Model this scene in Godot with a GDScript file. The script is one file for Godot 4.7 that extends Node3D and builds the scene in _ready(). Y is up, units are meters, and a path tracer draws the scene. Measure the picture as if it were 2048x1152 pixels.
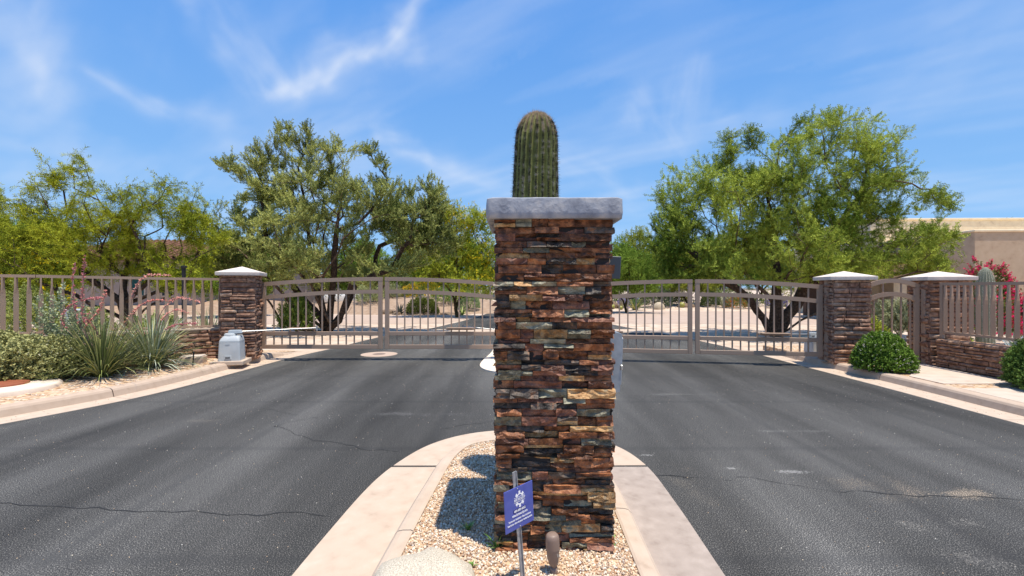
extends Node3D

const EYE := 1.6
var R := RandomNumberGenerator.new()
var names := {}
var M := {}
var NZ := FastNoiseLite.new()
var leaf := {}


class MB:
	var v := PackedVector3Array()
	var n := PackedVector3Array()
	var ix := PackedInt32Array()

	func tri(a: Vector3, b: Vector3, c: Vector3) -> void:
		var k := v.size()
		var m := (b - a).cross(c - a).normalized()
		v.append(a); v.append(b); v.append(c)
		n.append(m); n.append(m); n.append(m)
		ix.append(k); ix.append(k + 2); ix.append(k + 1)

	func quad(a: Vector3, b: Vector3, c: Vector3, d: Vector3) -> void:
		var k := v.size()
		var m := (c - a).cross(d - b).normalized()
		v.append(a); v.append(b); v.append(c); v.append(d)
		for i in 4: n.append(m)
		ix.append(k); ix.append(k + 2); ix.append(k + 1)
		ix.append(k); ix.append(k + 3); ix.append(k + 2)

	func box(c: Vector3, s: Vector3, b := Basis(), ch := 0.0) -> void:
		var h := s * 0.5
		for ax in 3:
			for sg in [-1.0, 1.0]:
				var u := (ax + 1) % 3
				var w := (ax + 2) % 3
				var p := []
				for q in [[-1, -1], [1, -1], [1, 1], [-1, 1]]:
					var o := Vector3()
					o[ax] = h[ax] * sg
					o[u] = (h[u] - ch) * q[0]
					o[w] = (h[w] - ch) * q[1]
					p.append(c + b * o)
				if sg > 0: quad(p[0], p[1], p[2], p[3])
				else: quad(p[3], p[2], p[1], p[0])
		if ch <= 0.0: return
		for ax in 3:
			var u := (ax + 1) % 3
			var w := (ax + 2) % 3
			for su in [-1.0, 1.0]:
				for sw in [-1.0, 1.0]:
					var p := []
					for e in [[-1.0, 0], [1.0, 0], [1.0, 1], [-1.0, 1]]:
						var o := Vector3()
						o[ax] = (h[ax] - ch) * e[0]
						o[u] = (h[u] - (ch if e[1] == 1 else 0.0)) * su
						o[w] = (h[w] - (0.0 if e[1] == 1 else ch)) * sw
						p.append(c + b * o)
					if su * sw > 0: quad(p[0], p[3], p[2], p[1])
					else: quad(p[0], p[1], p[2], p[3])
		for sx in [-1.0, 1.0]:
			for sy in [-1.0, 1.0]:
				for sz in [-1.0, 1.0]:
					var a := c + b * Vector3(h.x * sx, (h.y - ch) * sy, (h.z - ch) * sz)
					var d := c + b * Vector3((h.x - ch) * sx, h.y * sy, (h.z - ch) * sz)
					var e := c + b * Vector3((h.x - ch) * sx, (h.y - ch) * sy, h.z * sz)
					if sx * sy * sz > 0: tri(a, d, e)
					else: tri(a, e, d)

	func grid(rows: Array, wrap := false) -> void:
		var nr := rows.size()
		var nc: int = rows[0].size()
		var k := v.size()
		for j in nr:
			for i in nc:
				var r: PackedVector3Array = rows[j]
				var i0 := (i - 1 + nc) % nc if wrap else maxi(i - 1, 0)
				var i1 := (i + 1) % nc if wrap else mini(i + 1, nc - 1)
				var du := r[i1] - r[i0]
				if du.length_squared() < 1e-12:
					var rr: PackedVector3Array = rows[j + 1] if j + 1 < nr else rows[j - 1]
					du = rr[i1] - rr[i0]
				var dv: Vector3 = rows[mini(j + 1, nr - 1)][i] - rows[maxi(j - 1, 0)][i]
				v.append(r[i])
				n.append(du.cross(dv).normalized())
		for j in nr - 1:
			for i in (nc if wrap else nc - 1):
				var a := k + j * nc + i
				var b := k + j * nc + (i + 1) % nc
				ix.append(a); ix.append(b + nc); ix.append(b)
				ix.append(a); ix.append(a + nc); ix.append(b + nc)

	func lathe(sections: Array, sides := 16, at := Transform3D()) -> void:
		for sec in sections:
			var rows := []
			for p in sec:
				var r := PackedVector3Array()
				for i in sides:
					var a := TAU * i / sides
					r.append(at * Vector3(sin(a) * p.x, p.y, cos(a) * p.x))
				rows.append(r)
			grid(rows, true)

	func tube(pts: PackedVector3Array, rad: PackedFloat32Array, sides := 6) -> void:
		var rows := []
		var x := Vector3.ZERO
		for i in pts.size():
			var d := (pts[mini(i + 1, pts.size() - 1)] - pts[maxi(i - 1, 0)]).normalized()
			if x == Vector3.ZERO:
				x = d.cross(Vector3(0.31, 0.12, 0.94)).normalized()
			x = (x - d * x.dot(d)).normalized()
			var z := x.cross(d)
			var r := PackedVector3Array()
			for s in sides:
				var a := TAU * s / sides
				r.append(pts[i] + (x * sin(a) + z * cos(a)) * rad[i])
			rows.append(r)
		grid(rows, true)

	# levels: [y, width, depth, x, z, corner]
	func loft(levels: Array, at := Transform3D(), cap := true) -> void:
		var rows := []
		for l in levels:
			var r := PackedVector3Array()
			var hw: float = l[1] * 0.5 - l[5]
			var hd: float = l[2] * 0.5 - l[5]
			for q in 4:
				var sx := [1, 1, -1, -1][q] as float
				var sz := [1, -1, -1, 1][q] as float
				for e in 4:
					var a := PI * 0.5 * q + PI * 0.5 * e / 3.0
					r.append(at * Vector3(l[3] + hw * sx + sin(a) * l[5], l[0], l[4] + hd * sz + cos(a) * l[5]))
			rows.append(r)
		grid(rows, true)
		if cap:
			var top: PackedVector3Array = rows[-1]
			var c := Vector3()
			for p in top: c += p / top.size()
			for i in top.size(): tri(top[i], top[(i + 1) % top.size()], c)

	# a bar of rectangular section along points; the section is high along up and deep along side
	func bar(pts: Array, high: float, deep: float, side: Vector3) -> void:
		var rings := []
		for i in pts.size():
			var d: Vector3 = (pts[mini(i + 1, pts.size() - 1)] - pts[maxi(i - 1, 0)]).normalized()
			var up := side.cross(d).normalized()
			var p: Vector3 = pts[i]
			rings.append([p - up * high / 2 + side * deep / 2, p + up * high / 2 + side * deep / 2, p + up * high / 2 - side * deep / 2, p - up * high / 2 - side * deep / 2])
		for i in rings.size() - 1:
			for k in 4:
				var l := (k + 1) % 4
				quad(rings[i][k], rings[i + 1][k], rings[i + 1][l], rings[i][l])
		var f = rings[0]
		quad(f[0], f[1], f[2], f[3])
		f = rings[-1]
		quad(f[3], f[2], f[1], f[0])

	# flat polygon (x, z) at height y, with walls down to y0 when thick
	func slab(poly: PackedVector2Array, y: float, y0 := INF) -> void:
		var t := Geometry2D.triangulate_polygon(poly)
		for i in range(0, t.size(), 3):
			var a := poly[t[i]]
			var b := poly[t[i + 1]]
			var c := poly[t[i + 2]]
			if (b - a).cross(c - a) > 0: var s := b; b = c; c = s
			tri(Vector3(a.x, y, a.y), Vector3(b.x, y, b.y), Vector3(c.x, y, c.y))
		if y0 == INF: return
		var ccw := not Geometry2D.is_polygon_clockwise(poly)
		for i in poly.size():
			var p := poly[i]
			var q := poly[(i + 1) % poly.size()]
			if not ccw: var s := p; p = q; q = s
			quad(Vector3(q.x, y0, q.y), Vector3(p.x, y0, p.y), Vector3(p.x, y, p.y), Vector3(q.x, y, q.y))

	func mesh(m: Material) -> ArrayMesh:
		var a := []
		a.resize(Mesh.ARRAY_MAX)
		a[Mesh.ARRAY_VERTEX] = v
		a[Mesh.ARRAY_NORMAL] = n
		a[Mesh.ARRAY_INDEX] = ix
		var r := ArrayMesh.new()
		r.add_surface_from_arrays(Mesh.PRIMITIVE_TRIANGLES, a)
		r.surface_set_material(0, m)
		return r


# ---------------------------------------------------------------- naming
func numbered(called: String) -> String:
	names[called] = names.get(called, 0) + 1
	return called if names[called] == 1 else "%s_%03d" % [called, names[called] - 1]

func tag(o: Node, label: String, category: String, group := "") -> Node:
	o.set_meta("label", label)
	o.set_meta("category", category)
	if group: o.set_meta("group", group)
	return o

func thing(called: String, label: String, category: String, at := Vector3.ZERO, turn := 0.0, group := "") -> Node3D:
	var o := Node3D.new()
	o.name = numbered(called)
	add_child(o)
	o.position = at
	o.rotation.y = turn
	tag(o, label, category, group)
	return o

func put(called: String, mesh: Mesh, parent: Node = self, at := Transform3D()) -> MeshInstance3D:
	var o := MeshInstance3D.new()
	o.name = numbered(called) if parent == self else called
	o.mesh = mesh
	o.transform = at
	parent.add_child(o, true)
	return o

func setting(called: String, mesh: Mesh, kind := "structure") -> MeshInstance3D:
	var o := put(called, mesh)
	o.set_meta("kind", kind)
	return o

func scatter(called: String, mesh: Mesh, spots: Array, tints: PackedColorArray, parent: Node = self) -> MultiMeshInstance3D:
	var mm := MultiMesh.new()
	mm.transform_format = MultiMesh.TRANSFORM_3D
	mm.use_colors = true
	mm.mesh = mesh
	mm.instance_count = spots.size()
	for i in spots.size():
		mm.set_instance_transform(i, spots[i])
		mm.set_instance_color(i, tints[i])
	var o := MultiMeshInstance3D.new()
	o.name = numbered(called) if parent == self else called
	o.multimesh = mm
	o.set_meta("kind", "stuff")
	parent.add_child(o, true)
	return o

func copy(o: Node3D, label: String, at: Vector3, turn := 0.0, size := 1.0, group := "") -> Node3D:
	var c: Node3D = o.duplicate()
	c.name = numbered(String(o.name).rstrip("0123456789").trim_suffix("_"))
	add_child(c)
	c.position = at
	c.rotation.y = turn
	c.scale = Vector3.ONE * size
	c.set_meta("label", label)
	if group: c.set_meta("group", group)
	return c

func V(x: float, y: float, z: float) -> Vector3: return Vector3(x, y, -z)
func lin(r: float, g: float, b: float) -> Color: return Color(r, g, b).linear_to_srgb()
func rf(a: float, b: float) -> float: return R.randf_range(a, b)
func rdir() -> Vector3: return Vector3(R.randfn(), R.randfn(), R.randfn()).normalized()

func frame(y: Vector3, spin: float, s := 1.0) -> Basis:
	var x := y.cross(Vector3(0.21, 0.35, 0.91)).normalized().rotated(y, spin)
	return Basis(x * s, y * s, x.cross(y) * s)


# ---------------------------------------------------------------- materials
func ntex(seed_: int, freq: float, kind: int, oct: int, size: int, ramp: Array = [], extra := {}) -> NoiseTexture2D:
	var f := FastNoiseLite.new()
	f.seed = seed_
	f.frequency = freq
	f.noise_type = kind
	f.fractal_octaves = oct
	if oct == 1: f.fractal_type = FastNoiseLite.FRACTAL_NONE
	for k in extra: f.set(k, extra[k])
	var t := NoiseTexture2D.new()
	t.width = size
	t.height = size
	t.seamless = true
	t.seamless_blend_skirt = 0.12
	t.generate_mipmaps = false
	if ramp:
		var g := Gradient.new()
		g.offsets = PackedFloat32Array(ramp.map(func(r): return r[0]))
		g.colors = PackedColorArray(ramp.map(func(r): return r[1]))
		t.color_ramp = g
	t.noise = f
	return t

func mat(called: String, c: Color, rough := 0.85, tex: Texture2D = null, scale := 1.0, bump: Texture2D = null, cm := 0.0, met := 0.0) -> StandardMaterial3D:
	var m := StandardMaterial3D.new()
	m.resource_name = called
	m.albedo_color = c
	m.roughness = rough
	m.metallic = met
	m.metallic_specular = 0.4
	if tex or bump:
		m.uv1_triplanar = true
		m.uv1_world_triplanar = true
		m.uv1_scale = Vector3.ONE * scale
		m.albedo_texture = tex
	if bump:
		m.heightmap_enabled = true
		m.heightmap_texture = bump
		m.heightmap_scale = cm
	M[called] = m
	return m

func leaf_mat(called: String, back := 0.5) -> StandardMaterial3D:
	var m := mat(called, Color.WHITE, 0.75)
	m.vertex_color_use_as_albedo = true
	m.metallic_specular = 0.18
	m.backlight_enabled = true
	m.backlight = Color(back, back, back)
	return m

func materials() -> void:
	var S := FastNoiseLite.TYPE_SIMPLEX_SMOOTH
	var C := FastNoiseLite.TYPE_CELLULAR
	var pebble := {"cellular_return_type": FastNoiseLite.RETURN_CELL_VALUE, "cellular_jitter": 1.0}
	var pebble_h := {"cellular_return_type": FastNoiseLite.RETURN_DISTANCE2_SUB, "cellular_jitter": 1.0}
	var t_gravel := ntex(11, 0.075, C, 1, 1024, [[0.0, Color(.60, .46, .36)], [0.25, Color(.86, .74, .60)], [0.5, Color(.93, .85, .74)], [0.7, Color(.78, .62, .48)], [0.85, Color(.97, .92, .86)], [1.0, Color(.70, .58, .48)]], pebble)
	var b_gravel := ntex(11, 0.075, C, 1, 1024, [], pebble_h)
	mat("gravel", lin(.80, .76, .72), 0.95, t_gravel, 0.38, b_gravel, 1.2)
	mat("bed_gravel", lin(.76, .72, .67), 0.95, t_gravel, 0.33, b_gravel, 1.0)
	var t_ground := ntex(5, 0.012, S, 4, 1024, [[0.0, Color(.72, .62, .53)], [0.5, Color(.84, .75, .66)], [1.0, Color(.91, .84, .76)]])
	mat("desert", lin(.80, .79, .79), 0.95, t_ground, 0.12, b_gravel, 1.0)
	mat("brown_gravel", lin(.52, .46, .41), 0.95, t_ground, 0.2, b_gravel, 1.0)
	var t_conc := ntex(21, 0.01, S, 5, 1024, [[0.0, Color(.82, .75, .685)], [0.2, Color(.885, .82, .755)], [0.45, Color(.91, .85, .785)], [0.7, Color(.92, .862, .80)], [1.0, Color(.945, .895, .84)]])
	var b_fine := ntex(22, 0.25, S, 3, 512)
	mat("worn_concrete", lin(.46, .42, .395), 0.9, ntex(23, 0.012, S, 6, 1024, [[0.0, Color(.80, .75, .705)], [0.3, Color(.88, .835, .79)], [0.6, Color(.915, .87, .825)], [1.0, Color(.97, .925, .88)]]), 0.55, b_fine, 0.15)
	mat("concrete", lin(.64, .58, .52), 0.9, t_conc, 0.5, b_fine, 0.12)
	mat("curb", lin(.60, .53, .47), 0.9, t_conc, 0.7, b_fine, 0.15)
	mat("sidewalk", lin(.68, .64, .60), 0.9, t_conc, 0.4, b_fine, 0.1)
	mat("white_concrete", lin(.90, .87, .82), 0.85, t_conc, 0.6, b_fine, 0.08)
	mat("paver", lin(.56, .49, .45), 0.9, t_conc, 0.12, b_fine, 0.1)
	mat("cap", lin(.86, .86, .87), 0.85, t_conc, 0.9, b_fine, 0.1)
	var t_capc := ntex(24, 0.008, S, 5, 512, [[0.0, Color(.50, .51, .54)], [0.5, Color(.66, .67, .69)], [0.75, Color(.74, .73, .72)], [1.0, Color(.84, .83, .82)]])
	var b_capc := ntex(25, 0.012, S, 5, 512, [], {"fractal_type": FastNoiseLite.FRACTAL_RIDGED})
	mat("cap_cast", lin(.80, .81, .84), 0.8, t_capc, 1.6, b_capc, 0.3)
	# slate
	var b_slate := ntex(31, 0.012, S, 5, 512, [], {"fractal_type": FastNoiseLite.FRACTAL_RIDGED, "domain_warp_enabled": true, "domain_warp_amplitude": 18.0})
	var ramps := [
		[[0.0, Color(.13, .10, .10)], [0.35, Color(.32, .21, .15)], [0.55, Color(.50, .32, .215)], [0.8, Color(.66, .45, .30)], [1.0, Color(.40, .28, .22)]],
		[[0.0, Color(.11, .10, .09)], [0.45, Color(.24, .215, .195)], [0.7, Color(.37, .32, .28)], [0.85, Color(.50, .33, .22)], [1.0, Color(.55, .5, .44)]],
		[[0.0, Color(.20, .14, .12)], [0.4, Color(.40, .26, .21)], [0.65, Color(.53, .37, .29)], [0.85, Color(.34, .26, .23)], [1.0, Color(.66, .53, .44)]],
		[[0.0, Color(.27, .22, .16)], [0.35, Color(.58, .42, .26)], [0.6, Color(.74, .60, .42)], [0.8, Color(.50, .47, .40)], [1.0, Color(.82, .76, .64)]],
		[[0.0, Color(.23, .22, .19)], [0.4, Color(.44, .43, .37)], [0.65, Color(.58, .56, .47)], [0.85, Color(.46, .36, .29)], [1.0, Color(.68, .66, .6)]]]
	for i in 5:
		var ramp: Array = ramps[i].map(func(r): return [r[0], Color(minf(r[1].r * 1.16, 1.0), minf(r[1].g * 1.16, 1.0), minf(r[1].b * 1.15, 1.0))])
		var t := ntex(40 + i, 0.009, S, 5, 512, ramp, {"domain_warp_enabled": true, "domain_warp_amplitude": 30.0})
		for k in 3:
			var b: float = [0.78, 1.0, 1.25][k]
			var m := mat("slate_%d_%d" % [i, k], Color(minf(b, 1.0), minf(b, 1.0), minf(b, 1.0)) if b <= 1.0 else Color.WHITE, [0.42, 0.5, 0.62][k], t, [3.1, 2.3, 1.7][k], b_slate, 1.3)
			m.metallic_specular = 0.38
			m.uv1_offset = Vector3(k * 0.37, k * 0.21, k * 0.6)
	mat("mortar", lin(.035, .03, .028), 0.95)
	var t_ledge := ntex(51, 0.01, S, 4, 512, [[0.0, Color(.39, .30, .25)], [0.5, Color(.62, .49, .41)], [0.8, Color(.74, .63, .54)], [1.0, Color(.86, .78, .69)]])
	var tones := [lin(.78, .66, .60), lin(.95, .86, .80), lin(1.0, .98, .94), lin(.72, .64, .62), lin(1.0, .84, .72)]
	for i in 5: mat("ledge_%d" % i, tones[i], 0.8, t_ledge, 1.1 + 0.3 * i, b_slate, 1.0)
	# metals and paint
	mat("brown_paint", lin(.37, .255, .18), 0.5, null, 3.0, b_fine, 0.02)
	mat("galvanised", lin(.40, .435, .47), 0.45, ntex(61, 0.03, S, 4, 256, [[0.0, Color(.84, .86, .88)], [1.0, Color(.96, .97, .98)]], {"fractal_type": FastNoiseLite.FRACTAL_FBM}), 2.2, null, 0, 0.35)
	mat("zinc_bar", lin(.45, .45, .43), 0.35, null, 1, null, 0, 0.6)
	mat("dark_panel", lin(.045, .055, .07), 0.3)
	mat("black_plastic", lin(.02, .02, .02), 0.5)
	mat("grey_plastic", lin(.56, .58, .58), 0.5, ntex(62, 0.01, S, 3, 256, [[0.0, Color(.86, .87, .87)], [1.0, Color(1, 1, 1)]]), 0.8)
	mat("grey_cap", lin(.40, .44, .46), 0.5)
	mat("bronze", lin(.23, .16, .125), 0.45, null, 1, b_fine, 0.02)
	mat("stake", lin(.55, .56, .57), 0.4, ntex(63, 0.03, S, 3, 256, [[0.0, Color(.7, .7, .7)], [1.0, Color(1, 1, 1)]]), 3.0, null, 0, 0.3)
	mat("sign_blue", lin(.105, .13, .42), 0.4, ntex(64, 0.012, S, 3, 256, [[0.0, Color(.82, .84, .9)], [1.0, Color(1, 1, 1)]]), 5.0)
	mat("sign_navy", lin(.02, .022, .16), 0.4)
	mat("print_white", lin(.85, .86, .88), 0.5)
	var t_rock := ntex(71, 0.12, S, 4, 512, [[0.0, Color(.42, .40, .37)], [0.35, Color(.72, .69, .63)], [0.6, Color(.82, .79, .73)], [0.9, Color(.92, .90, .86)], [1.0, Color(.55, .5, .45)]])
	mat("granite", lin(.95, .90, .83), 0.9, t_rock, 1.5, b_fine, 0.5)
	mat("cream_rock", lin(.85, .76, .64), 0.9, t_rock, 0.6)
	mat("brown_rock", lin(.36, .27, .21), 0.9, t_rock, 0.6)
	mat("terracotta", lin(.34, .125, .07), 0.7, t_conc, 1.0)
	# buildings
	mat("taupe_stucco", lin(.64, .545, .43), 0.9, t_conc, 0.25, b_fine, 0.4)
	mat("cream_stucco", lin(1.0, .95, .76), 0.9, t_conc, 0.25, b_fine, 0.4)
	mat("brown_stucco", lin(.13, .09, .07), 0.9, t_conc, 0.25, b_fine, 0.4)
	mat("grey_stucco", lin(.50, .48, .50), 0.9, t_conc, 0.25, b_fine, 0.3)
	mat("white_stucco", lin(.78, .77, .74), 0.9, t_conc, 0.25, b_fine, 0.3)
	mat("roof_tile", lin(.46, .34, .28), 0.9, t_ledge, 0.9, b_fine, 0.4)
	mat("glass_dark", lin(.02, .035, .045), 0.08)
	mat("teal_glass", lin(.02, .10, .11), 0.1)
	mat("car_white", lin(.80, .81, .82), 0.25)
	mat("tyre", lin(.02, .02, .02), 0.8)
	mat("red_glaze", lin(.50, .03, .06), 0.2)
	mat("pale_cabinet", lin(.48, .56, .62), 0.5)
	# plants
	var b_bark := ntex(81, 0.02, S, 4, 512, [], {"fractal_type": FastNoiseLite.FRACTAL_RIDGED})
	var t_bark := ntex(82, 0.015, S, 4, 512, [[0.0, Color(.20, .15, .12)], [0.5, Color(.38, .30, .24)], [1.0, Color(.62, .55, .48)]])
	mat("bark", lin(.50, .47, .44), 0.9, t_bark, 1.4, b_bark, 2.0)
	mat("pale_bark", lin(.88, .86, .82), 0.9, t_bark, 1.0, b_bark, 1.0)
	mat("green_bark", lin(.42, .46, .22), 0.85, t_bark, 1.0, b_bark, 0.5)
	mat("saguaro", lin(.27, .29, .095), 0.6, ntex(83, 0.03, S, 3, 256, [[0.0, Color(.72, .7, .6)], [1.0, Color(1, 1, 1)]]), 2.0)
	mat("grey_saguaro", lin(.20, .22, .15), 0.7)
	leaf_mat("leaf", 0.42)
	leaf_mat("succulent", 0.15)
	leaf_mat("petal", 0.5)
	var pb := mat("pebble", Color.WHITE, 0.9)
	pb.vertex_color_use_as_albedo = true
	var sp := mat("spine", Color.WHITE, 0.7)
	sp.vertex_color_use_as_albedo = true
	mat("flower_stem", lin(.36, .22, .17), 0.8)
	# asphalt: fine aggregate on the first map, broad wear and stains on the second
	var a := StandardMaterial3D.new()
	a.resource_name = "asphalt"
	a.roughness = 0.85
	a.metallic_specular = 0.3
	a.albedo_color = lin(1.0, .985, .97)
	a.albedo_texture = ntex(91, 0.2, S, 3, 1024, [[0.0, Color(.22, .22, .22)], [0.35, Color(.38, .38, .378)], [0.55, Color(.49, .488, .48)], [0.68, Color(.62, .61, .59)], [0.74, Color(.95, .93, .88)], [1.0, Color(1, .98, .95)]])
	a.heightmap_enabled = true
	a.heightmap_texture = ntex(91, 0.2, S, 3, 1024)
	a.heightmap_scale = 0.32
	a.detail_enabled = true
	a.detail_blend_mode = BaseMaterial3D.BLEND_MODE_MUL
	a.detail_uv_layer = BaseMaterial3D.DETAIL_UV_2
	a.detail_albedo = ImageTexture.create_from_image(road_wear())
	M["asphalt"] = a
	mat("tar", lin(.024, .024, .024), 0.8)


# Broad wear of the road over 16 by 16 metres: tyre tracks along it, a dried mud puddle, worn patches where the pale stone shows.
func road_wear() -> Image:
	var f := FastNoiseLite.new()
	f.seed = 7
	f.frequency = 0.011
	f.fractal_octaves = 5
	var im := f.get_image(1024, 160)
	im.resize(2048, 2048, Image.INTERPOLATE_CUBIC)
	im.convert(Image.FORMAT_RGB8)
	im.adjust_bcs(1.95, 0.17, 1.0)
	var g := FastNoiseLite.new()
	g.seed = 9
	g.frequency = 0.02
	g.fractal_octaves = 5
	# spots: x, depth, radius x, radius depth, colour, strength, contrast of the edge
	var spots := [
		[3.05, 3.70, 0.60, 0.28, Color(.86, .80, .74), 0.62, 0.28], [3.45, 3.62, 0.25, 0.08, Color(.95, .88, .80), 0.9, 0.1], [1.45, 3.75, 0.22, 0.5, Color(.80, .76, .71), 0.4, 0.35],
		[2.45, 4.05, 0.35, 0.05, Color(1, 1, 1), 1.0, 0.3], [1.95, 4.12, 0.06, 0.03, Color(1, 1, 1), 1.0, 0.1], [3.0, 3.15, 0.75, 0.13, Color(1, .98, .95), 0.75, 0.42],
		[2.75, 2.75, 0.35, 0.35, Color(1, .98, .95), 0.5, 0.45], [3.6, 2.65, 0.5, 0.3, Color(1, .98, .95), 0.45, 0.46], [1.30, 4.45, 0.12, 0.03, Color(1, 1, 1), 0.8, 0.2],
		[3.2, 5.2, 0.6, 0.05, Color(.9, .9, .9), 0.4, 0.2], [2.4, 7.0, 0.9, 0.07, Color(.9, .9, .9), 0.4, 0.2], [-1.3, 5.9, 0.7, 0.12, Color(.88, .88, .9), 0.35, 0.25], [-3.8, 5.6, 0.5, 0.08, Color(.9, .85, .8), 0.3, 0.3]]
	for s in spots:
		var x0 := int((s[0] - s[2] * 1.6 + 8.0) * 128)
		var x1 := int((s[0] + s[2] * 1.6 + 8.0) * 128)
		var y0 := int((s[1] - s[3] * 1.6) * 128)
		var y1 := int((s[1] + s[3] * 1.6) * 128)
		for y in range(maxi(y0, 0), mini(y1, 2047)):
			for x in range(maxi(x0, 0), mini(x1, 2047)):
				var d := Vector2((x / 128.0 - 8.0 - s[0]) / s[2], (y / 128.0 - s[1]) / s[3]).length()
				var w := clampf((1.15 - d + g.get_noise_2d(x, y) * 1.1 + g.get_noise_2d(x * 16.0, y * 16.0) * 1.1 - s[6] * 2.2) * 1.8, 0, 1) * float(s[5])
				if w > 0.01: im.set_pixel(x, y, im.get_pixel(x, y).lerp(s[4], w))
	return im


# ---------------------------------------------------------------- sky
func sky_image() -> Image:
	var w := 2048
	var h := 1024
	var veil := FastNoiseLite.new()
	veil.seed = 3
	veil.frequency = 0.55
	veil.fractal_octaves = 3
	veil.domain_warp_enabled = true
	veil.domain_warp_amplitude = 0.5
	veil.domain_warp_frequency = 0.8
	var fib := FastNoiseLite.new()
	fib.seed = 13
	fib.frequency = 0.1
	fib.fractal_octaves = 3
	var cover := PackedFloat32Array()
	cover.resize(w * h / 2)
	# a thin veil of cirrus, seen as a flat layer high up, drawn out by the wind
	for j in range(0, h / 2):
		var el := PI * 0.5 - PI * (j + 0.5) / h
		var k := 1.0 / maxf(sin(el) + 0.12, 0.05)
		for i in w:
			var az := TAU * (i + 0.5) / w
			var p := Vector2(sin(az), -cos(az)) * cos(el) * k
			var q := Vector2(p.x * 0.8 + p.y * 0.6, (p.y * 0.8 - p.x * 0.6) * 2.6)
			cover[j * w + i] = clampf((veil.get_noise_2dv(q) + 0.22) * 0.55, 0.0, 1.0) * clampf(0.7 + 0.5 * fib.get_noise_2d(q.x * 16.0, q.y * 26.0), 0.3, 1.2) * 0.62
	# single wisps: azimuth, elevation, azimuth, elevation, half width (degrees), strength, fibre angle
	var wisps := [
		[-9.5, 32.5, -14, 28.5, 1.0, .55, 40], [-14, 28.5, -21.5, 22.0, 1.3, .60, 40], [-12.5, 29, -19, 26, 3.4, .36, 20], [-22.5, 23, -27, 20.5, 1.3, .60, 30], [-24, 23.5, -26, 21, 1.8, .4, 80],
		[-41, 18.5, -37, 16.5, 1.1, .5, -25], [-37, 16.8, -31, 17.2, 1.2, .34, 10], [-32, 26, -28, 22, 2.4, .34, -50], [-36, 30, -31, 33, 2.5, .3, 20],
		[-15, 17, -7, 15.5, 1.3, .46, -8], [-9, 15.5, -2, 13.5, 1.6, .36, -15], [-48, 28, -45, 19, 4.5, .40, 70], [-50, 21, -46, 17, 3.0, .34, 40], [-49, 14, -44, 12, 2.4, .3, 5],
		[16, 20, 19, 15.5, 2.3, .34, -60], [21, 24, 20.5, 18, 1.8, .26, 80], [24, 19, 30, 20, 2.2, .22, 10], [6, 16, 14, 11, 1.5, .28, -30], [28, 31, 33, 33, 1.5, .22, 5], [-20, 12, -30, 14, 3, .22, 8], [40, 20, 52, 23, 4, .2, 12],
		[88, 30, 105, 22, 3, .45, 20], [130, 25, 150, 34, 4, .4, 15], [-120, 22, -100, 30, 3.5, .45, 25], [-160, 35, -178, 28, 4, .4, 10], [170, 20, 150, 15, 2.5, .4, -10]]
	for s in wisps:
		var a := Vector2(s[0], s[1])
		var b := Vector2(s[2], s[3])
		var pad: float = s[4] * 3.0
		var ca := cos(deg_to_rad(s[6]))
		var sa := sin(deg_to_rad(s[6]))
		for j in range(int((90 - maxf(a.y, b.y) - pad) / 180.0 * h), int((90 - minf(a.y, b.y) + pad) / 180.0 * h)):
			if j >= h / 2: break
			for i in range(int((minf(a.x, b.x) - pad + 180) / 360.0 * w), int((maxf(a.x, b.x) + pad + 180) / 360.0 * w)):
				var p := Vector2((i + 0.5) / w * 360.0 - 180.0, 90.0 - (j + 0.5) / h * 180.0)
				var wob := Vector2(veil.get_noise_2d(p.x * 0.12, p.y * 0.12 + 40.0), veil.get_noise_2d(p.x * 0.12 + 90.0, p.y * 0.12)) * float(s[4]) * 1.6
				var c := Geometry2D.get_closest_point_to_segment(p + wob, a, b)
				var d: float = (p + wob).distance_to(c) / s[4]
				if d > 2.2: continue
				var q := Vector2(p.x * ca + p.y * sa, (p.y * ca - p.x * sa) * 4.0) * 0.20
				var f := clampf(0.72 + fib.get_noise_2dv(q * 7.0) * 0.55 + veil.get_noise_2dv(p * 0.22) * 0.5, 0.0, 1.4)
				var at := j * w + posmod(i - w / 2, w)
				cover[at] = cover[at] + (1.0 - cover[at]) * clampf(exp(-d * d * 1.3) * f * float(s[5]) * 0.66, 0, 0.9)
	var px := PackedFloat32Array()
	px.resize(w * h * 3)
	for j in h:
		var y := sin(PI * 0.5 - PI * (j + 0.5) / h)
		var c := Vector3(.30, .25, .2)
		if j < h / 2:
			c = Vector3(.072, .25, .68).lerp(Vector3(.31, .56, .85), pow(1.0 - y, 2.5))
		var cloud := Vector3(.70, .75, .84)
		for i in w:
			var o := c
			if j < h / 2: o = c.lerp(cloud, cover[j * w + i])
			var k := (j * w + i) * 3
			px[k] = o.x
			px[k + 1] = o.y
			px[k + 2] = o.z
	return Image.create_from_data(w, h, false, Image.FORMAT_RGBF, px.to_byte_array())


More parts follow.
